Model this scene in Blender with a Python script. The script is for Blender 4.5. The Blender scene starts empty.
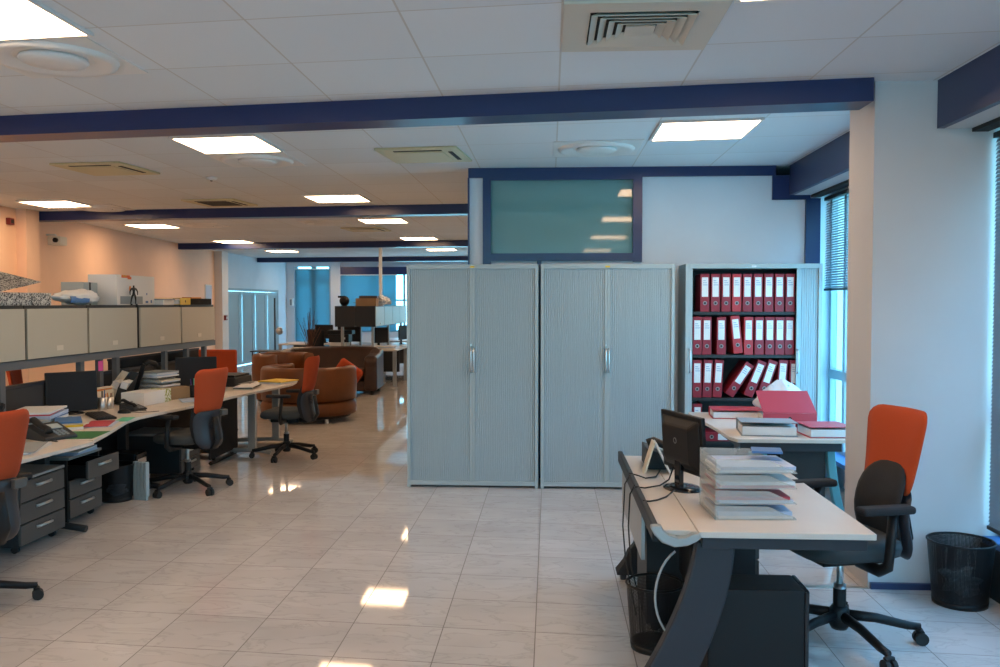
import bpy, bmesh, math, random
from mathutils import Vector, Matrix
random.seed(7)
PI = math.pi
scene = bpy.context.scene
COL = scene.collection

# ------------------------------------------------------------ materials
def mat(name, col, rough=.5, metal=0, noise=0, nscale=8, spec=.5, bump=0, trans=0, emis=None, es=0, coat=0, stretch=None, aniso_col=None):
    m = bpy.data.materials.new(name); m.use_nodes = True
    nt = m.node_tree; b = nt.nodes['Principled BSDF']
    b.inputs['Base Color'].default_value = (*col, 1)
    b.inputs['Roughness'].default_value = rough
    b.inputs['Metallic'].default_value = metal
    b.inputs['Specular IOR Level'].default_value = spec
    b.inputs['Transmission Weight'].default_value = trans
    b.inputs['Coat Weight'].default_value = coat
    if emis:
        b.inputs['Emission Color'].default_value = (*emis, 1); b.inputs['Emission Strength'].default_value = es
    if noise or bump:
        tc = nt.nodes.new('ShaderNodeTexCoord'); n = nt.nodes.new('ShaderNodeTexNoise')
        n.inputs['Scale'].default_value = nscale; n.inputs['Detail'].default_value = 4
        if stretch:
            mp = nt.nodes.new('ShaderNodeMapping'); mp.inputs['Scale'].default_value = stretch
            nt.links.new(tc.outputs['Object'], mp.inputs['Vector']); nt.links.new(mp.outputs[0], n.inputs['Vector'])
        else:
            nt.links.new(tc.outputs['Object'], n.inputs['Vector'])
        if noise:
            r = nt.nodes.new('ShaderNodeValToRGB')
            r.color_ramp.elements[0].position = .3; r.color_ramp.elements[1].position = .7
            c2 = aniso_col or tuple(min(1, c*(1+noise)) for c in col)
            c1 = tuple(c*(1-noise) for c in col)
            r.color_ramp.elements[0].color = (*c1, 1); r.color_ramp.elements[1].color = (*c2, 1)
            nt.links.new(n.outputs['Fac'], r.inputs[0]); nt.links.new(r.outputs[0], b.inputs['Base Color'])
        if bump:
            bp = nt.nodes.new('ShaderNodeBump'); bp.inputs['Strength'].default_value = bump; bp.inputs['Distance'].default_value = .004
            nt.links.new(n.outputs['Fac'], bp.inputs['Height']); nt.links.new(bp.outputs[0], b.inputs['Normal'])
    return m

def grid_lines(nt, vec_u, vec_v, mu, mv, wu, wv):
    """1 on the joints of a grid whose cell is mu x mv"""
    outs = []
    for src, m_, w in ((vec_u, mu, wu), (vec_v, mv, wv)):
        d = nt.nodes.new('ShaderNodeMath'); d.operation = 'DIVIDE'; d.inputs[1].default_value = m_; nt.links.new(src, d.inputs[0])
        fr = nt.nodes.new('ShaderNodeMath'); fr.operation = 'FRACT'; nt.links.new(d.outputs[0], fr.inputs[0])
        s = nt.nodes.new('ShaderNodeMath'); s.operation = 'SUBTRACT'; s.inputs[1].default_value = .5; nt.links.new(fr.outputs[0], s.inputs[0])
        a = nt.nodes.new('ShaderNodeMath'); a.operation = 'ABSOLUTE'; nt.links.new(s.outputs[0], a.inputs[0])
        g = nt.nodes.new('ShaderNodeMath'); g.operation = 'GREATER_THAN'; g.inputs[1].default_value = .5 - w/m_; nt.links.new(a.outputs[0], g.inputs[0])
        outs.append((g.outputs[0], d.outputs[0]))
    mx = nt.nodes.new('ShaderNodeMath'); mx.operation = 'MAXIMUM'
    nt.links.new(outs[0][0], mx.inputs[0]); nt.links.new(outs[1][0], mx.inputs[1])
    return mx.outputs[0], outs[0][1], outs[1][1]

def math_node(nt, op, a, b):
    n = nt.nodes.new('ShaderNodeMath'); n.operation = op
    for i, v in enumerate((a, b)):
        if isinstance(v, (int, float)): n.inputs[i].default_value = v
        else: nt.links.new(v, n.inputs[i])
    return n.outputs[0]

SK = .10   # the room's cross lines run a little askew to its long lines
def floor_mat():
    m = bpy.data.materials.new('marble_tile'); m.use_nodes = True; nt = m.node_tree; b = nt.nodes['Principled BSDF']
    tc = nt.nodes.new('ShaderNodeTexCoord'); sp = nt.nodes.new('ShaderNodeSeparateXYZ'); nt.links.new(tc.outputs['Object'], sp.inputs[0])
    u = math_node(nt, 'ADD', sp.outputs[0], .07+46.6)
    v0 = math_node(nt, 'MULTIPLY', sp.outputs[0], .08); v = math_node(nt, 'ADD', v0, sp.outputs[1]); v = math_node(nt, 'ADD', v, 43-4.28+.0)
    line, cu, cv = grid_lines(nt, u, v, .466, .43, .0026, .0026)
    # one random value per tile
    fu = math_node(nt, 'FLOOR', cu, 0); fv = math_node(nt, 'FLOOR', cv, 0)
    cb = nt.nodes.new('ShaderNodeCombineXYZ'); nt.links.new(fu, cb.inputs[0]); nt.links.new(fv, cb.inputs[1])
    wn = nt.nodes.new('ShaderNodeTexWhiteNoise'); nt.links.new(cb.outputs[0], wn.inputs['Vector'])
    # veins: distorted noise, offset per tile
    off = nt.nodes.new('ShaderNodeVectorMath'); off.operation = 'SCALE'; off.inputs['Scale'].default_value = 9
    nt.links.new(wn.outputs['Color'], off.inputs[0])
    ad = nt.nodes.new('ShaderNodeVectorMath'); ad.operation = 'ADD'; nt.links.new(tc.outputs['Object'], ad.inputs[0]); nt.links.new(off.outputs[0], ad.inputs[1])
    mp = nt.nodes.new('ShaderNodeMapping'); mp.inputs['Scale'].default_value = (1.6, 4.2, 1); mp.inputs['Rotation'].default_value = (0, 0, .35)
    nt.links.new(ad.outputs[0], mp.inputs[0])
    n = nt.nodes.new('ShaderNodeTexNoise'); n.inputs['Scale'].default_value = 1.9; n.inputs['Detail'].default_value = 7; n.inputs['Distortion'].default_value = .9
    nt.links.new(mp.outputs[0], n.inputs['Vector'])
    r = nt.nodes.new('ShaderNodeValToRGB'); e = r.color_ramp.elements
    e[0].position = .44; e[0].color = (.60, .575, .56, 1); e[1].position = .56; e[1].color = (.62, .60, .585, 1)
    q = e.new(.495); q.color = (.52, .50, .485, 1); q = e.new(.475); q.color = (.6, .575, .56, 1); q = e.new(.52); q.color = (.61, .585, .57, 1)
    nt.links.new(n.outputs['Fac'], r.inputs[0])
    n2 = nt.nodes.new('ShaderNodeTexNoise'); n2.inputs['Scale'].default_value = 2.2; n2.inputs['Detail'].default_value = 3; nt.links.new(ad.outputs[0], n2.inputs['Vector'])
    mr = nt.nodes.new('ShaderNodeMapRange'); mr.inputs['To Min'].default_value = .74; mr.inputs['To Max'].default_value = 1.04; nt.links.new(n2.outputs['Fac'], mr.inputs[0])
    tv = math_node(nt, 'MULTIPLY', wn.outputs['Value'], .05); tv = math_node(nt, 'ADD', tv, mr.outputs[0])
    mu = nt.nodes.new('ShaderNodeVectorMath'); mu.operation = 'SCALE'; nt.links.new(r.outputs[0], mu.inputs[0]); nt.links.new(tv, mu.inputs['Scale'])
    mix = nt.nodes.new('ShaderNodeMix'); mix.data_type = 'RGBA'; nt.links.new(line, mix.inputs[0]); nt.links.new(mu.outputs[0], mix.inputs[6]); mix.inputs[7].default_value = (.17, .15, .14, 1)
    nt.links.new(mix.outputs[2], b.inputs['Base Color'])
    rg = nt.nodes.new('ShaderNodeMapRange'); rg.inputs['To Min'].default_value = .045; rg.inputs['To Max'].default_value = .6; nt.links.new(line, rg.inputs[0]); nt.links.new(rg.outputs[0], b.inputs['Roughness'])
    b.inputs['Specular IOR Level'].default_value = .5
    return m

def ceil_mat():
    m = bpy.data.materials.new('ceiling_tile'); m.use_nodes = True; nt = m.node_tree; b = nt.nodes['Principled BSDF']
    tc = nt.nodes.new('ShaderNodeTexCoord'); sp = nt.nodes.new('ShaderNodeSeparateXYZ'); nt.links.new(tc.outputs['Object'], sp.inputs[0])
    u = math_node(nt, 'ADD', sp.outputs[0], 70-.05)
    v0 = math_node(nt, 'MULTIPLY', sp.outputs[0], SK); vv = math_node(nt, 'ADD', v0, sp.outputs[1])
    front = math_node(nt, 'LESS_THAN', vv, 5.4)
    o = math_node(nt, 'MULTIPLY', front, -(3.68-6.15+2.1)); v = math_node(nt, 'ADD', vv, 70-6.15); v = math_node(nt, 'ADD', v, o)
    line, cu, cv = grid_lines(nt, u, v, .70, .70, .005, .005)
    fu = math_node(nt, 'FLOOR', cu, 0); fv = math_node(nt, 'FLOOR', cv, 0)
    cb = nt.nodes.new('ShaderNodeCombineXYZ'); nt.links.new(fu, cb.inputs[0]); nt.links.new(fv, cb.inputs[1])
    wn = nt.nodes.new('ShaderNodeTexWhiteNoise'); nt.links.new(cb.outputs[0], wn.inputs['Vector'])
    mr = nt.nodes.new('ShaderNodeMapRange'); mr.inputs['To Min'].default_value = .72; mr.inputs['To Max'].default_value = .78; nt.links.new(wn.outputs['Value'], mr.inputs[0])
    c = nt.nodes.new('ShaderNodeCombineColor')
    for i, g in enumerate((.93, .985, 1.03)): nt.links.new(math_node(nt, 'MULTIPLY', mr.outputs[0], g), c.inputs[i])  # tile colour biased blue to carry cool daylight on the ceiling
    mix = nt.nodes.new('ShaderNodeMix'); mix.data_type = 'RGBA'; nt.links.new(line, mix.inputs[0]); nt.links.new(c.outputs[0], mix.inputs[6]); mix.inputs[7].default_value = (.56, .55, .53, 1)
    nt.links.new(mix.outputs[2], b.inputs['Base Color']); b.inputs['Roughness'].default_value = .8
    return m

def translucent_mat(name, col):
    m = mat(name, col, .7); nt = m.node_tree; b = nt.nodes['Principled BSDF']; out = nt.nodes['Material Output']
    tl = nt.nodes.new('ShaderNodeBsdfTranslucent'); tl.inputs[0].default_value = (*col, 1); mx = nt.nodes.new('ShaderNodeMixShader'); mx.inputs[0].default_value = .75
    nt.links.new(b.outputs[0], mx.inputs[1]); nt.links.new(tl.outputs[0], mx.inputs[2]); nt.links.new(mx.outputs[0], out.inputs[0]); return m

def speckle_mat(name, c1, c2, scale):
    m = bpy.data.materials.new(name); m.use_nodes = True; nt = m.node_tree; b = nt.nodes['Principled BSDF']
    tc = nt.nodes.new('ShaderNodeTexCoord'); n = nt.nodes.new('ShaderNodeTexNoise'); n.inputs['Scale'].default_value = scale; n.inputs['Distortion'].default_value = 2.5
    nt.links.new(tc.outputs['Object'], n.inputs['Vector'])
    r = nt.nodes.new('ShaderNodeValToRGB'); r.color_ramp.interpolation = 'CONSTANT'; e = r.color_ramp.elements
    e[0].color = (*c1, 1); e[0].position = 0; e[1].color = (*c2, 1); e[1].position = .5
    nt.links.new(n.outputs['Fac'], r.inputs[0]); nt.links.new(r.outputs[0], b.inputs['Base Color']); b.inputs['Roughness'].default_value = .6
    return m

def mesh_mat(name, col, cell=.006, fill=.5):
    """woven wire: holes are real transparency"""
    m = mat(name, col, .45, .6); nt = m.node_tree; b = nt.nodes['Principled BSDF']; out = nt.nodes['Material Output']
    tc = nt.nodes.new('ShaderNodeTexCoord'); sp = nt.nodes.new('ShaderNodeSeparateXYZ'); nt.links.new(tc.outputs['UV'], sp.inputs[0])
    line, _, _ = grid_lines(nt, sp.outputs[0], sp.outputs[1], cell, cell, cell*fill/2, cell*fill/2)
    tr = nt.nodes.new('ShaderNodeBsdfTransparent'); mx = nt.nodes.new('ShaderNodeMixShader')
    nt.links.new(line, mx.inputs[0]); nt.links.new(tr.outputs[0], mx.inputs[1]); nt.links.new(b.outputs[0], mx.inputs[2]); nt.links.new(mx.outputs[0], out.inputs[0])
    return m

def clear_mat(name, col, alpha, rough=.1):
    m = bpy.data.materials.new(name); m.use_nodes = True; nt = m.node_tree; out = nt.nodes['Material Output']; b = nt.nodes['Principled BSDF']
    b.inputs['Base Color'].default_value = (*col, 1); b.inputs['Roughness'].default_value = rough
    tr = nt.nodes.new('ShaderNodeBsdfTransparent'); tr.inputs[0].default_value = (*[min(1, c*.2+.8) for c in col], 1)
    mx = nt.nodes.new('ShaderNodeMixShader'); mx.inputs[0].default_value = alpha
    nt.links.new(tr.outputs[0], mx.inputs[1]); nt.links.new(b.outputs[0], mx.inputs[2]); nt.links.new(mx.outputs[0], out.inputs[0])
    return m

M = dict(
    floor=floor_mat(), ceil=ceil_mat(),
    wall=mat('wall_paint', (.70, .68, .66), .7, noise=.02, nscale=3),
    wall_daylit=mat('daylight_tinted_wall', (.62, .69, .76), .7, noise=.02, nscale=3), pillar=mat('pillar_paint', (.60, .59, .59), .7, noise=.02, nscale=3),  # first wall colour has the blue of window daylight mixed in
    wall_lamplit=mat('lamp_tinted_wall', (.84, .58, .42), .7, noise=.02, nscale=3),  # warm ceiling-lamp light put into the left wall's colour
    navy=mat('navy_paint', (.012, .026, .105), .3),
    navy_dark=mat('navy_box_paint', (.03, .045, .12), .4),
    grey_white=mat('valance_underside', (.6, .6, .6), .6),
    panel=mat('light_diffuser', (1, 1, 1), .5, emis=(1, .65, .38), es=16.0),
    cream=mat('cream_plastic', (.62, .57, .48), .5),
    white=mat('white_plastic', (.75, .75, .74), .4),
    vent_cream=mat('vent_cream', (.60, .54, .34), .5), dark_slot=mat('vent_slot', (.02, .02, .02), .8),
    steel_grey=mat('cabinet_grey', (.37, .44, .46), .45),
    tambour=mat('tambour_grey', (.37, .45, .49), .5),
    silver=mat('satin_silver', (.6, .6, .6), .3, metal=.9),
    leg_grey=mat('grey_leg_paint', (.36, .37, .36), .35, metal=.3),
    beige_door=mat('beige_cabinet_door', (.46, .43, .35), .5),
    charcoal=mat('charcoal_metal', (.028, .029, .031), .5, spec=.35),
    ped_front=mat('pedestal_front', (.085, .08, .075), .45),
    ped_top=mat('pedestal_top', (.26, .26, .25), .4),
    desk=mat('desk_laminate', (.66, .59, .52), .35, noise=.03, nscale=5),
    desk_edge=mat('desk_edge_band', (.5, .52, .5), .4),
    black=mat('black_plastic', (.010, .010, .011), .45, spec=.3),
    black_soft=mat('black_fabric', (.014, .014, .016), .85, bump=.3, nscale=300),
    seat=mat('charcoal_fabric', (.045, .052, .055), .9, bump=.3, nscale=300),
    orange=mat('orange_fabric', (.44, .055, .008), .85, bump=.3, nscale=300),
    slate=mat('slate_metal', (.028, .030, .038), .45, spec=.4), rail=mat('rail_paint', (.11, .125, .14), .4),
    gloss_black=mat('gloss_black', (.01, .01, .012), .08),
    screen=mat('screen_off', (.012, .012, .014), .55, spec=.25),
    paper=mat('paper', (.74, .74, .73), .7), paper_b=mat('bluish_paper', (.45, .55, .72), .7), paper_c=mat('cream_paper', (.7, .62, .48), .7),
    red_binder=mat('red_binder', (.27, .010, .024), .45), pink_binder=mat('bright_red_binder', (.46, .025, .035), .45), red_card=mat('red_card', (.46, .04, .06), .5),
    red=mat('red_plastic', (.22, .015, .012), .5), green=mat('green_plastic', (.02, .16, .04), .5), mint=mat('mint_plastic', (.1, .5, .3), .5),
    yellow=mat('yellow_card', (.75, .5, .02), .5), blue=mat('blue_card', (.06, .18, .42), .5), pink=mat('pink_note', (.8, .1, .4), .6), purple=mat('purple_plastic', (.15, .05, .3), .5),
    teal=mat('teal_card', (.1, .3, .34), .5), grey_card=mat('grey_card', (.28, .31, .33), .5),
    brown_card=mat('brown_card', (.32, .2, .1), .7), orange_card=mat('orange_card', (.75, .25, .03), .5), orange_red=mat('orange_print', (.85, .16, .02), .5),
    leather=mat('tan_leather', (.125, .034, .003), .45, noise=.15, nscale=6), leather_dark=mat('dark_brown_leather', (.038, .014, .006), .4, noise=.3, nscale=5),
    glass_dark=mat('tinted_glass', (.16, .31, .31), .04, spec=.6), frosted=mat('grey_door_panel', (.30, .36, .38), .5),
    blind=mat('blind_slat', (.20, .25, .30), .5), blind_light=translucent_mat('vertical_blind', (.22, .36, .40)),
    win_frame=mat('window_frame', (.30, .38, .42), .4), alu=mat('aluminium_strip', (.45, .42, .38), .35, metal=.8),
    speckle=speckle_mat('marbled_paper', (.55, .55, .52), (.04, .04, .045), 34), floral=speckle_mat('green_floral_print', (.7, .7, .6), (.28, .32, .04), 18),
    bag_white=clear_mat('white_film', (.85, .87, .9), .75, .3), tray=clear_mat('clear_tray_plastic', (.75, .76, .74), .30, .15),
    glass=clear_mat('window_glass', (.6, .8, .85), .08, .02),
    frosted_glass=clear_mat('frosted_door_glass', (.4, .55, .62), .6, .3),
    wire=mesh_mat('wire_mesh', (.02, .02, .022), .007, .40), wire_dense=mesh_mat('dense_wire_mesh', (.02, .02, .022), .007, .62), wood=mat('dark_wood', (.07, .035, .02), .5), twig=mat('dry_twig', (.16, .07, .04), .8),
    rubber=mat('black_rubber', (.012, .012, .012), .7), cable=mat('cable_black', (.01, .01, .01), .5), cable_grey=mat('cable_grey', (.4, .4, .4), .5),
    figure=mat('figure_black', (.01, .01, .01), .5), divider=mat('grey_divider_fabric', (.035, .035, .037), .85),
)

# ------------------------------------------------------------ mesh builder
class MB:
    def __init__(s): s.bm = bmesh.new()
    def hexa(s, p, smooth=False):
        v = [s.bm.verts.new(q) for q in p]
        for f in ((0, 3, 2, 1), (4, 5, 6, 7), (0, 1, 5, 4), (1, 2, 6, 5), (2, 3, 7, 6), (3, 0, 4, 7)): s.bm.faces.new([v[i] for i in f])
        return s
    def box(s, x0, x1, y0, y1, z0, z1, mx=None):
        p = [(x0, y0, z0), (x1, y0, z0), (x1, y1, z0), (x0, y1, z0), (x0, y0, z1), (x1, y0, z1), (x1, y1, z1), (x0, y1, z1)]
        if mx is not None: p = [mx @ Vector(q) for q in p]
        return s.hexa(p)
    def prism(s, poly, z0, z1, mx=None):
        a = [Vector((x, y, z0)) for x, y in poly]; b = [Vector((x, y, z1)) for x, y in poly]
        if mx is not None: a = [mx @ q for q in a]; b = [mx @ q for q in b]
        va = [s.bm.verts.new(q) for q in a]; vb = [s.bm.verts.new(q) for q in b]; n = len(poly)
        s.bm.faces.new(va[::-1]); s.bm.faces.new(vb)
        for i in range(n): s.bm.faces.new((va[i], va[(i+1) % n], vb[(i+1) % n], vb[i]))
        return s
    def tube(s, pts, r, n=10, r1=None, sc=(1, 1)):
        pts = [Vector(p) for p in pts]; rings = []; prev = None
        L = len(pts)
        for i, p in enumerate(pts):
            t = (pts[min(i+1, L-1)] - pts[max(i-1, 0)]).normalized()
            if prev is None:
                up = Vector((0, 0, 1)) if abs(t.z) < .9 else Vector((1, 0, 0))
                a = t.cross(up).normalized()
            else:
                a = (prev - t*prev.dot(t)).normalized()
            prev = a; b = t.cross(a)
            rr = r if r1 is None else r + (r1-r)*i/(L-1)
            rings.append([s.bm.verts.new(p + a*math.cos(2*PI*k/n)*rr*sc[0] + b*math.sin(2*PI*k/n)*rr*sc[1]) for k in range(n)])
        for i in range(L-1):
            for k in range(n): s.bm.faces.new((rings[i][k], rings[i][(k+1) % n], rings[i+1][(k+1) % n], rings[i+1][k]))
        s.bm.faces.new(rings[0][::-1]); s.bm.faces.new(rings[-1])
        return s
    def cyl(s, p0, p1, r, n=20, r1=None): return s.tube([p0, p1], r, n, r1)
    def lathe(s, prof, c=(0, 0, 0), n=28, sc=(1, 1), cap=True):
        rings = [[s.bm.verts.new((c[0]+r*sc[0]*math.cos(2*PI*k/n), c[1]+r*sc[1]*math.sin(2*PI*k/n), c[2]+z)) for k in range(n)] for r, z in prof]
        for i in range(len(prof)-1):
            for k in range(n): s.bm.faces.new((rings[i][k], rings[i][(k+1) % n], rings[i+1][(k+1) % n], rings[i+1][k]))
        if cap:
            s.bm.faces.new(rings[0][::-1]); s.bm.faces.new(rings[-1])
        return s
    def sheet(s, fn, nu, nv, th, dirv=None):
        """solid curved slab: fn(u,v)->point, thickness along dirv(u,v)"""
        A = [[Vector(fn(i/nu, j/nv)) for j in range(nv+1)] for i in range(nu+1)]
        va = [[s.bm.verts.new(p) for p in row] for row in A]
        vb = [[s.bm.verts.new(A[i][j] + Vector(dirv(i/nu, j/nv) if callable(dirv) else dirv)*th) for j in range(nv+1)] for i in range(nu+1)]
        for i in range(nu):
            for j in range(nv):
                s.bm.faces.new((va[i][j], va[i+1][j], va[i+1][j+1], va[i][j+1])); s.bm.faces.new((vb[i][j], vb[i][j+1], vb[i+1][j+1], vb[i+1][j]))
        for i in range(nu):
            s.bm.faces.new((va[i][0], vb[i][0], vb[i+1][0], va[i+1][0])); s.bm.faces.new((va[i][nv], va[i+1][nv], vb[i+1][nv], vb[i][nv]))
        for j in range(nv):
            s.bm.faces.new((va[0][j], va[0][j+1], vb[0][j+1], vb[0][j])); s.bm.faces.new((va[nu][j], vb[nu][j], vb[nu][j+1], va[nu][j+1]))
        return s
    def ball(s, c, r, sc=(1, 1, 1), n=12):
        mx = Matrix.Translation(c) @ Matrix.Diagonal((r*sc[0], r*sc[1], r*sc[2], 1))
        bmesh.ops.create_uvsphere(s.bm, u_segments=n, v_segments=n//2+2, radius=1, matrix=mx); return s
    def build(s, name, m, parent=None, bevel=0, smooth=False, subsurf=0, seg=2):
        bmesh.ops.recalc_face_normals(s.bm, faces=s.bm.faces)
        me = bpy.data.meshes.new(name); s.bm.to_mesh(me); s.bm.free(); me.materials.append(m if not isinstance(m, str) else M[m])
        if smooth:
            for p in me.polygons: p.use_smooth = True
        o = bpy.data.objects.new(name, me); COL.objects.link(o)
        if parent: o.parent = parent
        if bevel:
            b = o.modifiers.new('bevel', 'BEVEL'); b.width = bevel; b.segments = seg; b.limit_method = 'ANGLE'; b.angle_limit = .6
        if subsurf:
            b = o.modifiers.new('sub', 'SUBSURF'); b.levels = subsurf; b.render_levels = subsurf
        return o

def tag(o, label, cat, group=None, kind=None):
    o['label'] = label; o['category'] = cat
    if group: o['group'] = group
    if kind: o['kind'] = kind
    return o
def thing(name, label, cat, loc=(0, 0, 0), rz=0, group=None):
    o = bpy.data.objects.new(name, None); COL.objects.link(o); o.location = loc; o.rotation_euler = (0, 0, rz); o.empty_display_size = .1
    return tag(o, label, cat, group)
def struct(o):
    o['kind'] = 'structure'; return o
def copy_tree(o, parent=None):
    c = o.copy(); COL.objects.link(c); c.parent = parent
    for ch in list(o.children): copy_tree(ch, c)
    return c
def dup(o, loc, rz, label):
    c = copy_tree(o); c.location = loc; c.rotation_euler = (0, 0, rz); c['label'] = label; return c
def R(d): return math.radians(d)

# ------------------------------------------------------------ camera
H = 1.64
cam = bpy.data.cameras.new('camera'); co = bpy.data.objects.new('camera', cam); COL.objects.link(co)
cam.sensor_width = 36; cam.lens = 870/1000*36; cam.clip_start = .05
co.location = (0, 0, H)
th = math.atan(30.5/870); ph = math.atan(50/math.hypot(870, 30.5))
co.rotation_euler = (PI/2 - th, 0, ph)
scene.camera = co

# ------------------------------------------------------------ room shell
CZ = 2.89
XL, XR, YB, YF = -8.1, 2.62, -6.0, 26.6
struct(MB().box(XL-.2, XR+.2, YB-.2, YF+.2, -.1, 0).build('floor', 'floor'))
struct(MB().box(XL-.2, XR+.2, YB-.2, YF+.2, CZ, CZ+.12).build('ceiling', 'ceil'))
WL = lambda y: -7.15 - .105*(y-11.8)      # the left wall runs square to the beams
a0, a1 = WL(YB), WL(20.6)
struct(MB().hexa([(a0-.2, YB, 0), (a0, YB, 0), (a1, 20.6, 0), (a1-.2, 20.6, 0), (a0-.2, YB, CZ), (a0, YB, CZ), (a1, 20.6, CZ), (a1-.2, 20.6, CZ)]).build('wall_left', 'wall_lamplit'))
struct(MB().box(XL-.2, XL, 20.6, 21.2, 0, CZ).box(XL-.2, XL, 21.2, 25.5, 2.0, CZ).box(XL-.2, XL, 25.5, YF, 0, CZ).build('wall_left_far', 'wall_daylit'))
struct(MB().box(-7.25, -6.95, 11.22, 11.52, 0, CZ).build('trim_1', 'wall_lamplit'))
struct(MB().box(XL, XL+.22, 20.55, 20.95, 0, CZ).build('trim_2', 'wall'))
struct(MB().box(XL-.2, XR+.2, YB-.2, YB, 0, .8).box(XL-.2, XR+.2, YB-.2, YB, 2.5, CZ).box(XL-.2, -5.5, YB-.2, YB, .8, 2.5).box(2.2, XR+.2, YB-.2, YB, .8, 2.5).build('wall_back', 'wall'))
# front wall (far end) with long window opening
struct(MB().box(XL-.2, -7.85, YF-.2, YF, 0, CZ).box(-6.7, -6.4, YF-.3, YF, 0, CZ).box(-6.4, -.6, YF-.2, YF, 0, .75).box(-6.4, -.6, YF-.2, YF, 2.62, CZ).box(-.6, XR+.2, YF-.2, YF, 0, CZ).box(-7.85, -6.7, YF-.2, YF, 2.75, CZ).build('wall_front', 'wall_daylit'))
# right wall: parapet under the windows, lintel above, solid beyond the meeting-room wall
struct(MB().box(XR-.02, XR+.2, YB, 8.12, 0, .30).box(XR-.02, XR+.2, YB, 8.12, 2.62, CZ).box(XR-.02, XR+.2, 8.12, YF, 0, CZ).box(XR-.02, XR+.2, YB, -4.6, .3, 2.62).build('wall_right', 'wall'))
# meeting-room wall behind the cabinets
struct(MB().box(-.75, -.57, 8.12, 8.26, 0, 2.80).box(.84, XR, 8.12, 8.26, 0, 2.80).box(-.57, .84, 8.12, 8.26, 0, 2.03).build('wall_meeting_room', 'wall_daylit'))
struct(MB().box(-.75, -.61, 8.26, YF-.3, 0, CZ).build('wall_corridor', 'wall'))
struct(MB().box(1.83, XR+.1, 5.07, 5.48, 0, CZ).build('trim_3', 'pillar'))
MBt = MB().box(-.76, 2.05, 8.09, 8.27, 2.80, CZ).box(2.02, 2.36, 8.085, 8.115, 2.58, 2.80).box(2.32, 2.45, 8.08, 8.118, 0, 2.59)
MBt.box(-.625, -.55, 8.085, 8.118, 0, 2.80).box(.76, .845, 8.085, 8.118, 2.02, 2.80).box(-.55, .76, 8.085, 8.118, 2.03, 2.10).box(-.55, .76, 8.085, 8.118, 2.775, 2.80).box(-.765, -.75, 8.09, 8.27, 0, 2.80)
MBt.box(-.12, -.08, 8.1, 8.118, 0, 2.03)
struct(MBt.build('trim_4', 'navy'))
w = struct(MB().box(-.56, .80, 8.15, 8.17, 2.06, 2.80).build('window_1', 'glass_dark'))
# beams
def sheared(x0, x1, v0, v1, z0, z1, mb=None, k=SK):
    mb = mb or MB(); f = lambda x, v: v - k*x
    return mb.hexa([(x0, f(x0, v0), z0), (x1, f(x1, v0), z0), (x1, f(x1, v1), z0), (x0, f(x0, v1), z0), (x0, f(x0, v0), z1), (x1, f(x1, v0), z1), (x1, f(x1, v1), z1), (x0, f(x0, v1), z1)])
struct(sheared(-6.5, 1.79, 5.20, 5.43, 2.76, CZ, None, .125).build('trim_5', 'navy'))
struct(sheared(-7.1, -.75, 10.86, 11.08, 2.765, CZ).build('trim_6', 'navy'))
struct(sheared(-7.8, -.75, 17.1, 17.32, 2.765, CZ).build('trim_7', 'navy'))
struct(sheared(XL, -.75, 22.9, 23.1, 2.765, CZ).build('trim_8', 'navy'))
struct(MB().box(-6.42, -.75, YF-.28, YF-.2, 2.5, 2.74).build('trim_9', 'navy'))
# window valances
for n_, (y0, y1) in zip((10, 11), ((YB, 5.06), (5.49, 8.08))):
    v = struct(MB().box(2.17, 2.21, y0, y1, 2.62, CZ-.001).build('trim_%d' % n_, 'navy_dark'))
    struct(MB().box(2.21, 2.36, y0, y1, 2.62, 2.64).build('trim_%d_underside' % n_, 'grey_white'))
    struct(MB().box(2.361, 2.45, y0, y1, 2.60, 2.64).build('trim_%d_rail' % n_, 'dark_slot'))
# windows of the right wall: frames and glass
def window_frame(name, y0, y1, z0, z1, mull, trans):
    m = MB(); X0, X1 = 2.55, 2.60
    m.box(X0, X1, y0, y1, z0, z0+.05).box(X0, X1, y0, y1, z1-.05, z1).box(X0, X1, y0, y0+.05, z0+.05, z1-.05).box(X0, X1, y1-.05, y1, z0+.05, z1-.05)
    for y in mull: m.box(X0+.001, X1-.001, y-.03, y+.03, z0+.05, z1-.05)
    for z in trans: m.box(X0-.004, X1+.002, y0+.05, y1-.05, z-.04, z+.04)
    o = struct(m.build(name, 'win_frame'))
    struct(MB().box(2.574, 2.578, y0+.02, y1-.02, z0+.02, z1-.02).build('pane', 'glass', o))
    return o
window_frame('window_2', 5.48, 8.12, .30, 2.62, (6.6, 7.72), (1.0,))
window_frame('window_3', -4.6, 5.07, .30, 2.62, (-3, -1.4, .2, 1.8, 3.4), (1.0,))
struct(MB().box(2.46, 2.60, -4.6, 5.06, .28, .315).box(2.40, 2.60, 5.49, 8.1, .28, .315).build('trim_12', 'blue'))
struct(MB().box(2.45, 2.598, -4.6, 5.06, 0.0, .278).build('trim_13', 'charcoal'))
struct(MB().box(.95, 1.83, 5.05, 5.09, 0, .006).build('trim_14', 'alu'))
struct(MB().box(1.84, 2.37, 5.045, 5.069, 0, .035).build('baseboard_right', 'navy_dark'))
m = MB()
for k in range(9): m.box(-5.5+.95*k, -5.44+.95*k, YB-.14, YB-.08, .8, 2.5)
m.box(-5.5, 2.2, YB-.138, YB-.082, .8, .86).box(-5.5, 2.2, YB-.138, YB-.082, 2.44, 2.5)
o = struct(m.build('added_window_6', 'win_frame')); struct(MB().box(-5.5, 2.2, YB-.112, YB-.108, .82, 2.48).build('pane', 'glass', o))  # unseen window band added to bring daylight onto the cabinets
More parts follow.
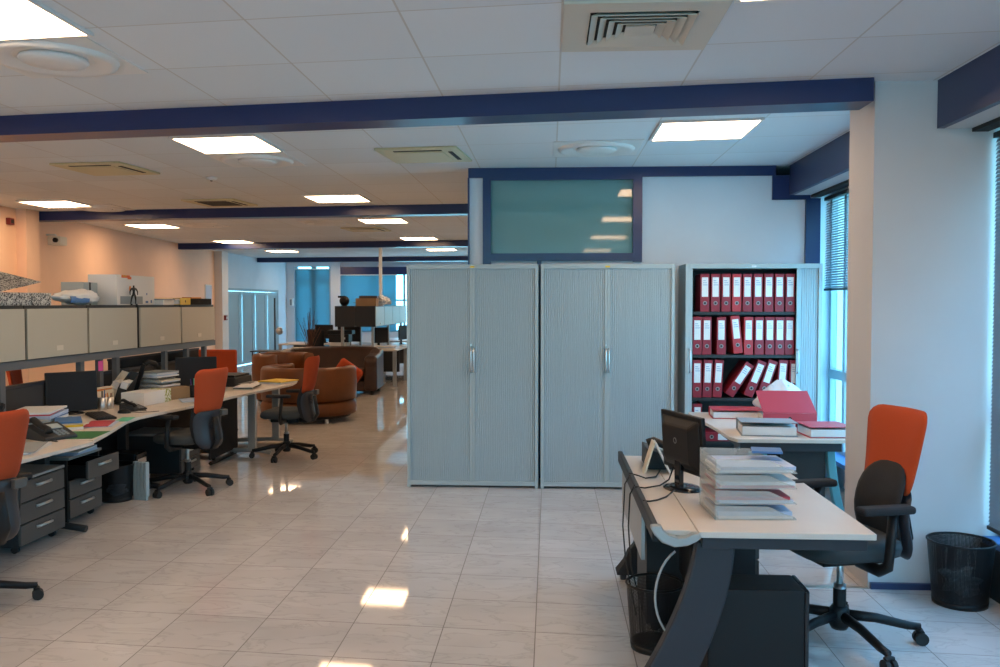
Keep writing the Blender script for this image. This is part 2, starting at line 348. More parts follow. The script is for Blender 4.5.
# far window wall
m = MB()
for x in [-6.4 + .97*k for k in range(7)]: m.box(x-.03, x+.03, YF-.14, YF-.08, .75, 2.62)
m.box(-6.4, -.6, YF-.14, YF-.08, .75, .81).box(-6.4, -.6, YF-.14, YF-.08, 2.56, 2.62).box(-6.4, -.6, YF-.138, YF-.082, 1.7, 1.75)
o = struct(m.build('window_4', 'win_frame')); struct(MB().box(-6.4, -.6, YF-.112, YF-.108, .78, 2.6).build('pane', 'glass', o))
m = MB(); 
for x in (-7.8, -7.3, -7.22, -6.75): m.box(x-.035, x+.035, YF-.16, YF-.06, 0, 2.75)
m.box(-7.85, -6.7, YF-.158, YF-.062, 2.3, 2.36).box(-7.85, -6.7, YF-.158, YF-.062, 0, .08)
o = struct(m.build('window_5', 'win_frame')); struct(MB().box(-7.84, -6.72, YF-.112, YF-.108, .05, 2.74).build('pane', 'glass', o))

def venetian(name, label, x, y0, y1, z0, z1, tilt, pitch=.022):
    t = thing(name, label, 'blind', (x, (y0+y1)/2, z0), 0); h = (y1-y0)/2
    m = MB(); n = int((z1-z0-.05)/pitch)
    c, s_ = math.cos(tilt)*.0125, math.sin(tilt)*.0125
    for k in range(n):
        z = .03 + k*pitch
        m.hexa([(-c, -h, z-s_), (c, -h, z+s_), (c, h, z+s_), (-c, h, z-s_), (-c, -h, z-s_+.001), (c, -h, z+s_+.001), (c, h, z+s_+.001), (-c, h, z-s_+.001)])
    m.build('slats', 'blind', t)
    MB().box(-.014, .014, -h, h, 0, .02).build('bottom_rail', 'charcoal', t)
    MB().box(-.02, .02, -h, h, z1-z0-.03, z1-z0).build('head_rail', 'charcoal', t)
    m = MB()
    for q in (-.6, 0, .6): m.cyl((.016, q*h, 0), (.016, q*h, z1-z0-.02), .0015, 5)
    m.build('ladder_cords', 'blind', t)
    return t
venetian('venetian_blind', 'grey venetian blind half lowered between the white pillar and the binder cabinet', 2.49, 5.52, 8.05, 1.75, 2.59, R(40))
venetian('venetian_blind', 'grey venetian blind lowered almost to the sill at the right edge of the room', 2.49, 2.6, 5.045, .36, 2.59, R(62))
venetian('venetian_blind', 'grey venetian blind on the window beside the viewpoint, outside the photo at the right', 2.49, -3.0, 2.58, .36, 2.59, R(62))
t = thing('vertical_blind', 'pale blue vertical blinds drawn across the far end window', 'blind', (-5.8, YF-.27, .78))
m = MB()
for k in range(20):
    x = -.58 + k*.087; m.box(-.044, .044, -.001, .001, 0, 1.7, Matrix.Translation((x, 0, 0)) @ Matrix.Rotation(R(22), 4, 'Z'))
m.build('slats', 'blind_light', t); MB().box(-.65, 1.15, -.02, .02, 1.7, 1.73).build('head_rail', 'white', t)

t = thing('vertical_blind', 'pale blue vertical blinds behind the glass screen at the far left', 'blind', (-7.28, YF-.24, .06))
m = MB()
for k in range(12):
    x = -.48 + k*.087; m.box(-.044, .044, -.001, .001, 0, 2.6, Matrix.Translation((x, 0, 0)) @ Matrix.Rotation(R(22), 4, 'Z'))
m.build('slats', 'blind_light', t); MB().box(-.52, .52, -.02, .02, 2.6, 2.63).build('head_rail', 'white', t)
# folding glazed doors in the far left wall
m = MB()
m.box(XL-.06, XL+.03, 21.2, 25.5, 1.95, 2.02).box(XL-.06, XL+.03, 21.2, 21.26, 0, 1.95).box(XL-.06, XL+.03, 25.44, 25.5, 0, 1.95)
struct(m.build('door_1', 'win_frame'))
for k in range(4):
    y0 = 21.27 + k*1.042
    d = struct(MB().box(XL-.03, XL+.02, y0, y0+.10, .02, 1.94).box(XL-.03, XL+.02, y0+.93, y0+1.03, .02, 1.94).box(XL-.03, XL+.02, y0+.1, y0+.93, .02, .10).box(XL-.03, XL+.02, y0+.1, y0+.93, 1.86, 1.94).build('door_%d' % (k+2), 'win_frame'))
    struct(MB().box(XL-.01, XL+.01, y0+.25, y0+.93, .1, 1.86).build('door_panel', 'frosted', d))
    struct(MB().box(XL-.004, XL+.004, y0+.1, y0+.25, .1, 1.86).build('pane', 'frosted_glass', d))
    struct(MB().cyl((XL+.05, y0+.95, .95), (XL+.05, y0+.95, 1.15), .012, 8).build('door_handle', 'silver', d))

# ------------------------------------------------------------ ceiling fittings
LX = [(-6.95, 'left'), (-2.79, 'mid'), (.75, 'right')]
def light_panel(x, v, label):
    y = v - SK*(x+.34)
    t = thing('ceiling_light', label, 'ceiling light', (x+.34, y+.34, CZ-.012), 0, 'square recessed ceiling lights')
    f = lambda a, b: (a, b - SK*a)
    def P(r, z0, z1, mb): 
        c = [f(-r, -r), f(r, -r), f(r, r), f(-r, r)]
        return mb.prism(c, z0, z1)
    mb = MB()
    for (a0, a1, b0, b1) in ((-.345, .345, -.345, -.325), (-.345, .345, .325, .345), (-.345, -.325, -.325, .325), (.325, .345, -.325, .325)):
        c = [f(a0, b0), f(a1, b0), f(a1, b1), f(a0, b1)]; mb.prism(c, -.004, .0115)
    mb.build('frame', 'white', t); P(.325, 0, .011, MB()).build('diffuser', 'panel', t)
rows = [(-4.6, None), (-.5, None), (3.07, 0), (6.15, 1), (9.68, 2), (12.5, 3), (16.1, 4), (19.6, 5), (24.0, 6)]
lab = {
 ('mid', 0): 'bright square ceiling light cut off at the top left corner of the photo',
 ('right', 0): 'bright square ceiling light just peeking in at the top edge beside the grille vent',
 ('mid', 1): 'bright square ceiling light behind the first navy beam, left of the cassette vent',
 ('right', 1): 'bright square ceiling light right behind the first navy beam, above the binder cabinet',
 ('mid', 2): 'square ceiling light in front of the second navy beam, nearest the glazed meeting-room wall',
 ('left', 1): 'square ceiling light past the first beam, beyond the left edge of the photo',
 ('left', 0): 'square ceiling light before the first beam, beyond the left edge of the photo',
 ('left', 2): 'square ceiling light in front of the second beam, nearest the warm-lit left wall',
 ('mid', 3): 'square ceiling light right behind the second beam, towards the meeting-room wall',
 ('left', 3): 'square ceiling light behind the second beam, near the warm-lit left wall',
 ('mid', 4): 'small distant ceiling light ahead of the third beam, towards the meeting-room wall',
 ('left', 4): 'small distant ceiling light ahead of the third beam, near the warm-lit left wall'}
for v, k in rows:
    for x, nm in LX:
        if nm == 'right' and v > 6.5: continue
        if k in (3, 4) and nm == 'left': vv = v+.28
        else: vv = v
        xs = {'left': -6.75, 'mid': -2.86, 'right': .76}[nm]
        if nm == 'left' and k == 2: xs = -6.52
        if nm == 'left' and k in (None, 0, 1): xs = {None: -4.95, 0: -5.6, 1: -5.95}[k]
        if nm == 'mid' and k == 0: xs = -2.80
        if k is None: l = 'square ceiling light %s behind the viewpoint in the %s row' % ('far' if v < -2 else 'just', nm)
        else: l = lab.get((nm, k), 'faint ceiling light %s in the far end of the office, %s row' % ('before the last beam' if k == 5 else 'past the last beam', nm))
        light_panel(xs, vv, l)

def round_diffuser(x, y, label, s=1):
    t = thing('air_diffuser', label, 'air diffuser', (x, y, CZ), 0, 'round ceiling air diffusers')
    f = lambda a, b: (a, b - SK*a)
    MB().prism([f(-.345, -.345), f(.345, -.345), f(.345, .345), f(-.345, .345)], -.008, -.001).build('plate', 'white', t)
    MB().lathe([(.31, -.0078), (.30, -.026), (.27, -.030), (.20, -.012), (.19, -.0078)], n=36, cap=False).build('ring', 'white', t, smooth=True)
    MB().lathe([(.16, -.0085), (.165, -.020), (.15, -.032), (.08, -.042), (.01, -.044)], n=36).build('dish', 'white', t, smooth=True)
for a in ((-2.52, 4.33, 'round air diffuser at the top left, next to the corner ceiling light'), (-2.55, 7.5, 'round air diffuser right behind the middle ceiling light past the first beam'),
          (.37, 7.1, 'round air diffuser above the tinted meeting-room glass'), (-5.9, 11.15, 'round air diffuser before the second beam beside the leftmost light'), (-5.55, 13.7, 'round air diffuser past the second beam, right of a light near the left wall'),
          (-3.5, 13.4, 'round air diffuser past the second beam in the middle of the ceiling')): round_diffuser(*a)
# four-way grille
t = thing('ceiling_vent', 'square four-way louvre vent in the front ceiling at the top of the photo', 'vent', (.40, 4.0, CZ))
mb = MB()
def ring(mb, r0, r1, z0, z1):
    # tapering square ring
    def c(r, z): return [(-r, -r, z), (r, -r, z), (r, r, z), (-r, r, z)]
    A, B, C2, D = c(r0, z0), c(r1, z1), c(r0, z0+.004), c(r1, z1+.004)
    va = [[mb.bm.verts.new(q) for q in L_] for L_ in (A, B, D, C2)]
    for i in range(4):
        j = (i+1) % 4
        for a, b in ((0, 1), (1, 2), (2, 3), (3, 0)): mb.bm.faces.new((va[a][i], va[a][j], va[b][j], va[b][i]))
mb2 = MB(); 
for (a0, a1, b0, b1) in ((-.345, .345, -.345, -.23), (-.345, .345, .23, .345), (-.345, -.23, -.23, .23), (.23, .345, -.23, .23)): mb2.box(a0, a1, b0, b1, -.014, -.001)
mb2.build('frame', 'cream', t)
MB().box(-.23, .23, -.23, .23, -.004, -.001).build('backing', 'dark_slot', t)
for r in (.225, .185, .145, .105): ring(mb, r, r-.03, -.028, -.008)
mb.box(-.065, .065, -.065, .065, -.024, -.018).build('louvre', 'cream', t)
def cassette(x, y, label, dark=False):
    t = thing('ceiling_vent', label, 'vent', (x, y, CZ), R(-5.5), 'ceiling cassette vents')
    MB().box(-.34, .34, -.34, .34, -.02, -.001).build('frame', 'vent_cream', t, bevel=.006)
    mb = MB()
    for k in (2, 3):
        mb.box(-.20, .20, .24, .275, -.023, -.0195, Matrix.Rotation(k*PI/2, 4, 'Z'))
    mb.build('air_slot', 'dark_slot', t)
    MB().box(-.2, .2, -.2, .2, -.026, -.0195).build('grille', 'dark_slot' if dark else 'vent_cream', t, bevel=.003)
cassette(-1.05, 7.3, 'cream cassette vent past the first beam, nearest the meeting-room wall')
cassette(-4.1, 7.88, 'cream cassette vent past the first beam at the left, above the desks')
cassette(-4.08, 10.61, 'dark louvred vent just before the second beam', True)
cassette(-3.1, 14.6, 'cassette vent between two lights past the second beam')
t = thing('smoke_detector', 'small white smoke detector on the ceiling between the vents', 'smoke detector', (-3.36, 8.51, CZ))
MB().lathe([(.055, -.001), (.055, -.015), (.045, -.03), (.02, -.035)], n=20).build('housing', 'white', t, smooth=True)
MB().lathe([(.012, -.0345), (.01, -.042)], n=10).build('sensor', 'dark_slot', t)
t = thing('alarm_sounder', 'small dark red alarm box on the left wall under the ceiling', 'alarm', (WL(11.02)-.005, 11.02, 2.66), R(6))
MB().box(0, .06, -.06, .06, 0, .09).build('housing', 'red', t, bevel=.01); MB().box(.06, .065, -.035, .035, .02, .07).build('grille', 'dark_slot', t)
t = thing('security_camera', 'small cream security camera on a wall bracket past the pilaster', 'security camera', (WL(12.05)+.012, 12.05, 2.56), R(6))
MB().tube([(0, 0, .05), (.12, 0, .05), (.16, 0, .0)], .015, 8).build('bracket', 'white', t)
MB().box(.08, .26, -.16, .06, -.10, .02).build('housing', 'cream', t, bevel=.01); MB().cyl((.2, -.16, -.035), (.2, -.19, -.035), .035, 14).build('lens', 'gloss_black', t)

# ------------------------------------------------------------ office chair (faces +Y)
def chair_proto(label):
    t = thing('office_chair', label, 'office chair', (0, 0, 0), 0, 'orange-backed swivel chairs')
    mb = MB()
    for k in range(5):
        a = R(90+18+72*k); d = Vector((math.cos(a), math.sin(a), 0))
        mb.tube([d*.03+Vector((0, 0, .125)), d*.16+Vector((0, 0, .115)), d*.30+Vector((0, 0, .085)), d*.355+Vector((0, 0, .08))], .026, 8, .017, sc=(.8, 1))
        mb.cyl(d*.347+Vector((0, 0, .085)), d*.347+Vector((0, 0, .05)), .012, 8)
    mb.lathe([(.035, .06), (.045, .08), (.045, .15), (.032, .17)], n=16)
    mb.build('star_base', 'black', t, smooth=True)
    for k in range(5):
        a = R(90+18+72*k); d = Vector((math.cos(a), math.sin(a), 0)); s = Vector((-d.y, d.x, 0)); c = d*.357+Vector((0, 0, .029))
        q = MB().cyl(c-s*.026, c-s*.007, .029, 16).cyl(c+s*.007, c+s*.026, .029, 16).cyl(c-s*.007, c+s*.007, .012, 8)
        q.tube([c+Vector((0, 0, .03))-s*.02, c+Vector((0, 0, .036)), c+Vector((0, 0, .03))+s*.02], .012, 6)
        q.build('castor', 'rubber', t)
    MB().cyl((0, 0, .17), (0, 0, .27), .027, 16).cyl((0, 0, .27), (0, 0, .40), .015, 14).build('gas_column', 'silver', t, smooth=True)
    MB().cyl((0, 0, .15), (0, 0, .25), .029, 16).build('column_sleeve', 'black', t)
    mb = MB().box(-.09, .09, -.16, .14, .38, .43); mb.tube([(.09, .02, .41), (.24, .02, .40)], .009, 8)
    mb.build('mechanism', 'black', t, bevel=.015)
    # seat cushion: superellipse outline, thick, waterfall front
    def outline(r, n=32):
        pts = []
        for k in range(n):
            a = 2*PI*k/n; c, s_ = math.cos(a), math.sin(a)
            e = 2/3.2
            pts.append((math.copysign(abs(c)**e, c)*.245*r, math.copysign(abs(s_)**e, s_)*.235*r+.015))
        return pts
    mb = MB(); prof = [(.55, .425), (.86, .428), (.97, .445), (1.0, .475), (.97, .50), (.86, .515), (.5, .512), (.15, .506)]
    rings = [[mb.bm.verts.new((x, y, z + (-.028*max(0, (y-.12)/.13)**2 if i > 2 else -.012*max(0, (y-.12)/.13)))) for x, y in outline(r)] for i, (r, z) in enumerate(prof)]
    for i in range(len(rings)-1):
        for k in range(32): mb.bm.faces.new((rings[i][k], rings[i][(k+1) % 32], rings[i+1][(k+1) % 32], rings[i+1][k]))
    mb.bm.faces.new(rings[0][::-1]); mb.bm.faces.new(rings[-1])
    mb.build('seat', 'seat', t, smooth=True)
    # back: profile y(z)
    def yb(z): return -.262 - .10*max(0, z-.55) - .10*max(0, z-.8)**1.2 - .03*math.cos((z-.62)*6)*0 + .035*math.exp(-((z-.62)/.12)**2)
    def pad(z0, z1, w0, w1, th, rt, rb, n=14, bulge=0, yo=0):
        mb = MB()
        def wd(v):
            w_ = w0+(w1-w0)*v
            L = z1-z0
            t_ = v*L; r_ = 0
            if L-t_ < rt: q = 1-(L-t_)/rt; w_ *= 1-.0; w_ -= rt*(1-math.sqrt(max(0, 1-q*q)))
            if t_ < rb: q = 1-t_/rb; w_ -= rb*(1-math.sqrt(max(0, 1-q*q)))
            return w_
        vs = [(.5-.5*math.cos(PI*j/n)) for j in range(n+1)]
        us = [-1+2*i/10 for i in range(11)]
        fr = []; bk = []
        for v in vs:
            z = z0+(z1-z0)*v; w_ = max(.01, wd(v)); fr.append([]); bk.append([])
            for u in us:
                x = u*w_; edge = (1-abs(u)**6)*(1-abs(2*v-1)**10)
                yc = yb(z) + .055*(x/.22)**2 + yo
                fr[-1].append(mb.bm.verts.new((x, yc + th*.5*edge + bulge*(1-u*u)*math.sin(PI*v), z))); bk[-1].append(mb.bm.verts.new((x, yc - th*.5*edge - .001, z)))
        for i in range(n):
            for j in range(10):
                mb.bm.faces.new((fr[i][j], fr[i][j+1], fr[i+1][j+1], fr[i+1][j])); mb.bm.faces.new((bk[i][j], bk[i+1][j], bk[i+1][j+1], bk[i][j+1]))
            mb.bm.faces.new((fr[i][0], fr[i+1][0], bk[i+1][0], bk[i][0])); mb.bm.faces.new((fr[i][10], bk[i][10], bk[i+1][10], fr[i+1][10]))
        for j in range(10):
            mb.bm.faces.new((fr[0][j], bk[0][j], bk[0][j+1], fr[0][j+1])); mb.bm.faces.new((fr[n][j], fr[n][j+1], bk[n][j+1], bk[n][j]))
        return mb
    pad(.695, 1.08, .168, .215, .045, .07, .04).build('backrest', 'orange', t, smooth=True)['label'] = 'orange upholstered upper backrest'
    pad(.40, .83, .155, .165, .05, .13, .10, bulge=.012, yo=.030).build('lumbar_support', 'black_soft', t, smooth=True)
    pad(.39, .715, .17, .175, .05, .06, .09, yo=-.020).build('lumbar_shell', 'slate', t, smooth=True)
    lg = MB().cyl((0, yb(.58)-.040, .60), (0, yb(.58)-.056, .60), .028, 18).build('lumbar_knob', 'slate', t, bevel=.003)
    MB().box(.09, .165, yb(.7)-.055, yb(.7)-.020, .66, .71).build('back_clamp', 'ped_front', t, bevel=.004)
    mb = MB().tube([(0, -.08, .40), (0, -.2, .385), (0, -.305, .40), (0, -.345, .47), (0, -.325, .58), (0, -.310, .66)], .032, 10, .022, sc=(1.5, .7))
    mb.build('back_strut', 'black', t, smooth=True)
    for s_ in (-1, 1):
        mb = MB().tube([(s_*.10, -.02, .405), (s_*.24, -.03, .40), (s_*.285, -.04, .43), (s_*.29, -.045, .50), (s_*.285, -.06, .66)], .021, 10, .017, sc=(1, 1.4))
        o = mb.build('armrest', 'black', t, smooth=True)
        MB().box(s_*.285-.038, s_*.285+.038, -.15, .10, .66, .695).build('arm_pad', 'black_soft', o, bevel=.014, seg=3)
    return t
C = [((-3.17, 7.42), (-.94, .34), 'orange-backed swivel chair pulled up to the middle left desk, seen from behind'),
     ((-2.80, 9.08), (-1, .06), 'orange-backed swivel chair side-on at the end of the left desks, before the tan tub sofa'),
     ((-3.13, 4.42), (-.93, .36), 'orange-backed swivel chair cut off by the left edge of the photo'),
     ((1.405, 4.26), (-.965, -.26), 'orange-backed swivel chair at the right desk in front of the white pillar'),
     ((-5.02, 8.38), (.95, .3), 'orange chair back glimpsed under the overhead cabinets behind the black screen')]
ch0 = chair_proto(C[0][2])
def rz(d): return math.atan2(d[1], d[0]) - PI/2
for i, (p, d, l) in enumerate(C):
    if i == 0: ch0.location = (*p, 0); ch0.rotation_euler = (0, 0, rz(d))
    else:
        c_ = dup(ch0, (*p, 0), rz(d), l)
        if i == 3: c_.scale = (1.06, 1.06, 1.045)

# ------------------------------------------------------------ tambour cabinets
def handle_d(parent, x, y, z0, z1):
    return MB().tube([(x, y, z0), (x, y-.028, z0+.012), (x, y-.034, z0+.03), (x, y-.036, (z0+z1)/2), (x, y-.034, z1-.03), (x, y-.028, z1-.012), (x, y, z1)], .006, 8, sc=(1.3, 1)).build('handle', 'silver', parent, smooth=True)
W, HT, DP = 1.165, 1.98, .43
def shell(mb, back=True):
    mb.box(-W/2, -W/2+.03, 0, DP, 0, HT).box(W/2-.03, W/2, 0, DP, 0, HT).box(-W/2+.03, W/2-.03, 0, DP, HT-.04, HT).box(-W/2+.03, W/2-.03, 0, DP, .02, .06)
    mb.box(-W/2+.03, W/2-.03, DP-.02, DP, .06, HT-.04)
    return mb
def tambour_panel(x0, x1, m='tambour', pitch=.019):
    mb = MB(); n = int(round((x1-x0)/pitch)); p = (x1-x0)/n; poly = []
    for k in range(n):
        a = x0+k*p; poly += [(a, .022), (a+p*.18, .015), (a+p*.82, .015)]
    poly += [(x1, .022), (x1, .03), (x0, .03)]
    return mb.prism(poly, .06, HT-.04)
def closed_cabinet(x, label):
    t = thing('tambour_cabinet', label, 'cabinet', (x, 7.65, 0), 0, 'grey tambour door cabinets')
    shell(MB()).build('carcass', 'steel_grey', t, bevel=.002)
    for s_ in (-1, 1):
        x0, x1 = (-W/2+.031, -.024) if s_ < 0 else (.024, W/2-.031)
        d = tambour_panel(x0, x1).build('tambour_door', 'tambour', t)
        MB().box(s_*.0122-.0112, s_*.0122+.0112, .008, .028, .06, HT-.04).build('edge_stile', 'steel_grey', d)
        handle_d(d, s_*.013, .008, 1.03, 1.24)
    MB().box(-.02, .02, -.002, .004, HT-.03, HT-.015).build('sticker', 'yellow', t)
    MB().cyl((-.012, .009, 1.27), (-.012, .0, 1.27), .009, 12).build('lock', 'silver', t)
    return t
closed_cabinet(-.685, 'closed grey tambour cabinet, leftmost of the three tall cabinets')
closed_cabinet(.502, 'closed grey tambour cabinet in the middle, behind the desk monitor')
X3, Y3 = 1.76, 7.65
t = thing('tambour_cabinet', 'open grey cabinet full of red binders, rightmost of the three tall cabinets', 'cabinet', (X3, Y3, 0), 0, 'grey tambour door cabinets')
shell(MB()).build('carcass', 'steel_grey', t, bevel=.002)
x0o, x1o = 1.242-X3, 2.128-X3
MB().box(-W/2+.031, x0o-.004, .006, .03, .06, HT-.04).build('edge_stile', 'steel_grey', t)
d = tambour_panel(x1o+.004, W/2-.031).build('tambour_door', 'tambour', t)
MB().box(x1o+.001, x1o+.024, .006, .029, .06, HT-.04).build('edge_stile', 'steel_grey', d); handle_d(d, x1o+.012, .006, 1.03, 1.24)
o = handle_d(t, x0o-.025, .006, 1.03, 1.24)
MB().box(-.02, .02, -.002, .004, HT-.03, HT-.015).build('sticker', 'white', t)
SH = [1.563, 1.187, .81, .425]
for z in SH: MB().box(-W/2+.031, W/2-.031, .035, DP-.021, z-.025, z).build('shelf', 'charcoal', t)
MB().box(-W/2+.031, W/2-.031, DP-.028, DP-.021, .06, HT-.04).build('back_lining', 'charcoal', t)
# binders: body + spine label + finger ring; local origin bottom-left-front
def binder_proto(m):
    t = thing('lever_arch_binder', '', 'binder', (0, 0, 0), 0, 'red binders in the open cabinet')
    mb = MB().box(0, .078, 0, .012, 0, .33).box(0, .004, .006, .29, 0, .33).box(.074, .078, .006, .29, 0, .33)
    mb.build('cover', m, t, bevel=.002)
    MB().box(.008, .070, .012, .27, .01, .315).build('pages', 'paper', t)
    MB().box(.012, .066, -.0012, .001, .13, .30).build('spine_label', 'paper', t)
    MB().box(.02, .055, -.0018, -.001, .25, .254).box(.02, .06, -.0018, -.001, .232, .236).box(.02, .045, -.0018, -.001, .268, .272).build('label_writing', 'blue', t)
    r = MB().lathe([(.010, 0), (.017, 0), (.018, .003), (.010, .004)], n=18, cap=False).build('finger_ring', 'ped_top', t)
    r.rotation_euler = (PI/2, 0, 0); r.location = (.039, 0, .075)
    MB().cyl((.039, .001, .075), (.039, -.0012, .075), .010, 14).build('finger_hole', 'dark_slot', t)
    return t
bp = {'red_binder': binder_proto('red_binder'), 'pink_binder': binder_proto('pink_binder')}
used = set(); S = 7.7/870
def put_binder(px, shelf, tilt, label, m='red_binder', rowy=0):
    # px is the x of the foot's left edge measured on the cabinet front
    X = (px-550)*S
    o = bp[m] if m not in used else copy_tree(bp[m]); used.add(m)
    o['label'] = label
    z = SH[shelf] + .001 if shelf < 4 else .061
    o.location = (X, Y3+.05, z + (.078*math.sin(-R(tilt)) if tilt < 0 else 0)); o.rotation_euler = (0, R(tilt), 0)
    if tilt > 0: o.location.z += .078*math.sin(R(tilt))
    return o
rows_b = [
    (0, 'top', [(698.0+.3+k*10.35, 0, 'red_binder') for k in range(9)], 3),
    (1, 'second', [(691.2, 0, 0), (700.6, 0, 0), (714.7, 0, 0), (731.5, -6, 1), (741.2, 0, 1), (751.6, 0, 0), (761.8, 0, 0), (771.6, 0, 0), (781, 0, 0)], None),
    (2, 'third', [(691.4, 0, 0), (701, 2, 0), (711, 3, 0), (723.5, 33, 0), (741.5, 22, 0), (754.5, 18, 0), (773, 4, 0), (786, 0, 0)], None),
    (3, 'fourth', [(692, 0, 0)], None)]
ordn = ['first', 'second', 'third', 'fourth', 'fifth', 'sixth', 'seventh', 'eighth', 'ninth']
for sh, nm, lst, brt in rows_b:
    for i, (px, tl, mm) in enumerate(lst):
        m = 'pink_binder' if (mm == 1 or (sh == 0 and i == 3)) else 'red_binder'
        st = 'upright' if abs(tl) < 4 else ('leaning left' if tl < 0 else 'leaning right')
        if m == 'pink_binder': l = 'brighter red binder %s, %s from the left on the %s shelf' % (st, ordn[i], nm)
        else: l = 'dark red binder %s, %s from the left on the %s shelf' % (st, ordn[i], nm)
        if sh == 3: l = 'dark red binder upright on the fourth shelf, left of the flat one'
        put_binder(px, sh, tl, l, m)
o = copy_tree(bp['red_binder']); o['label'] = 'red binder lying flat on the fourth shelf of the open cabinet'
o.rotation_euler = (0, -PI/2, 0); o.rotation_euler = (0, PI/2, 0); o.location = (1.345, Y3+.05, SH[3]+.0795)

# ------------------------------------------------------------ left bench: overhead cabinets
XO = -4.0
divs = [(5.52, 6.43), (6.44, 7.33), (7.34, 8.24), (8.29, 9.24), (9.25, 10.2)]
wh = ['cut off at the left edge', 'under the marbled boxes', 'under the grey box and plastic bag', 'under the small black figurine and white carton', 'at the far end under the orange folder']
for (y0, y1), l in zip(divs, wh):
    t = thing('overhead_cabinet', 'beige overhead cabinet above the left desks, ' + l, 'cabinet', (XO, (y0+y1)/2, 1.2), 0, 'beige overhead cabinets'); h = (y1-y0)/2
    MB().box(-.42, -.018, -h, h, -.0, .42).build('carcass', 'charcoal', t)
    MB().box(-.018, 0, -h+.012, h-.012, .006, .395).build('door', 'beige_door', t, bevel=.002)
    MB().box(0, .003, -.05, .05, .055, .095).build('door_badge', 'cream', t)
t = thing('cabinet_rail', 'grey steel rail and posts carrying the overhead cabinets above the left desks', 'shelf support', (XO, 7.9, 0))
MB().box(-.10, -.02, -2.4, 2.35, 1.135, 1.199).build('rail', 'rail', t)
for y in (6.2, 7.3, 7.62, 7.92, 8.95, 9.5): MB().box(-.085, -.04, y-7.9-.03, y-7.9+.03, .722, 1.135).build('post', 'rail', t)
for y in (5.9, 10.0): MB().box(-.085, -.04, y-7.9-.03, y-7.9+.03, .722, 1.135).build('post', 'rail', t)
t = thing('desk_divider', 'dark grey low screen along the back of the left desks', 'desk screen', (-4.13, 7.2, .722))
MB().box(-.015, .015, -2.6, 2.5, 0, .26).build('panel', 'divider', t, bevel=.004); MB().box(-.02, .02, -2.6, 2.5, .26, .285).build('top_rail', 'slate', t)
t = thing('desk_divider', 'taller dark divider behind the paper trays on the left desks', 'desk screen', (-4.22, 9.2, .722))
MB().box(-.015, .015, -1.1, 1.0, 0, .36).build('panel', 'divider', t, bevel=.004); MB().box(-.02, .02, -1.1, 1.0, .36, .38).build('top_rail', 'slate', t)
# desks
def smooth_poly(pts): return pts
def left_desk(label, poly, legs, mod=None):
    t = thing('desk', label, 'desk', (0, 0, 0), 0, 'left bench desks')
    MB().prism(poly, .695, .72).build('desktop', 'desk', t, bevel=.003)
    for x, y in legs:
        mb = MB().box(x-.04, x+.04, y-.03, y+.03, .05, .694); mb.box(max(-4.08, x-.7), x+.02, y-.025, y+.025, .64, .693)
        fx = .20 if x > -3.5 else .32
        mb.tube([(max(-4.1, x-.62), y, .03), (x-.1, y, .055), (x+fx*.5, y, .05), (x+fx, y, .028)], .026, 8, sc=(1, 1))
        mb.build('leg', 'charcoal' if y < 7.6 else 'leg_grey', t, bevel=.004)
    return t
left_desk('nearest left desk, pale top with phone and piles of folders', [(-4.1, 3.6), (-3.14, 3.6), (-3.10, 4.9), (-3.03, 5.60), (-3.10, 5.64), (-4.1, 5.64)], [(-3.62, 5.98), (-3.62, 3.8)])
left_desk('middle left desk with concave front edge, under the mouse and floral box', [(-4.1, 5.65), (-3.06, 5.65), (-3.12, 5.92), (-3.22, 6.3), (-3.30, 6.6), (-3.32, 6.85), (-3.28, 7.15), (-3.22, 7.50), (-4.1, 7.50)], [(-3.75, 7.42)])
left_desk('far left desk with concave edge and grey metal legs at its end', [(-4.1, 7.51), (-3.22, 7.51), (-3.16, 7.9), (-3.13, 8.4), (-3.06, 8.85), (-2.98, 9.3), (-2.93, 9.75), (-2.97, 10.05), (-4.1, 10.05)], [(-3.2, 9.17), (-3.19, 9.95)])
t = thing('dark_backing', 'long black sheet added to darken the space beneath the left desks', 'panel', (-4.13, 6.9, 0))  # dark sheet added to hide the lit floor and wall behind the desks
MB().box(-.012, .012, -3.2, 3.1, .06, .715).build('board', 'black_soft', t, bevel=.003)
for q in (-3.0, 0, 2.9): MB().box(-.05, .05, q-.03, q+.03, 0, .059).build('foot', 'black', t)
t = thing('end_panel', 'large black panel under the far left desk between its legs', 'panel', (-3.42, 8.95, 0))
MB().box(-.01, .01, -.42, .35, .06, .66).build('board', 'black_soft', t, bevel=.003); MB().tube([(0, -.4, .02), (0, .33, .02)], .02, 6).tube([(0, -.3, .02), (0, -.3, .07)], .02, 6).tube([(0, .25, .02), (0, .25, .07)], .02, 6).build('foot_rail', 'black', t)
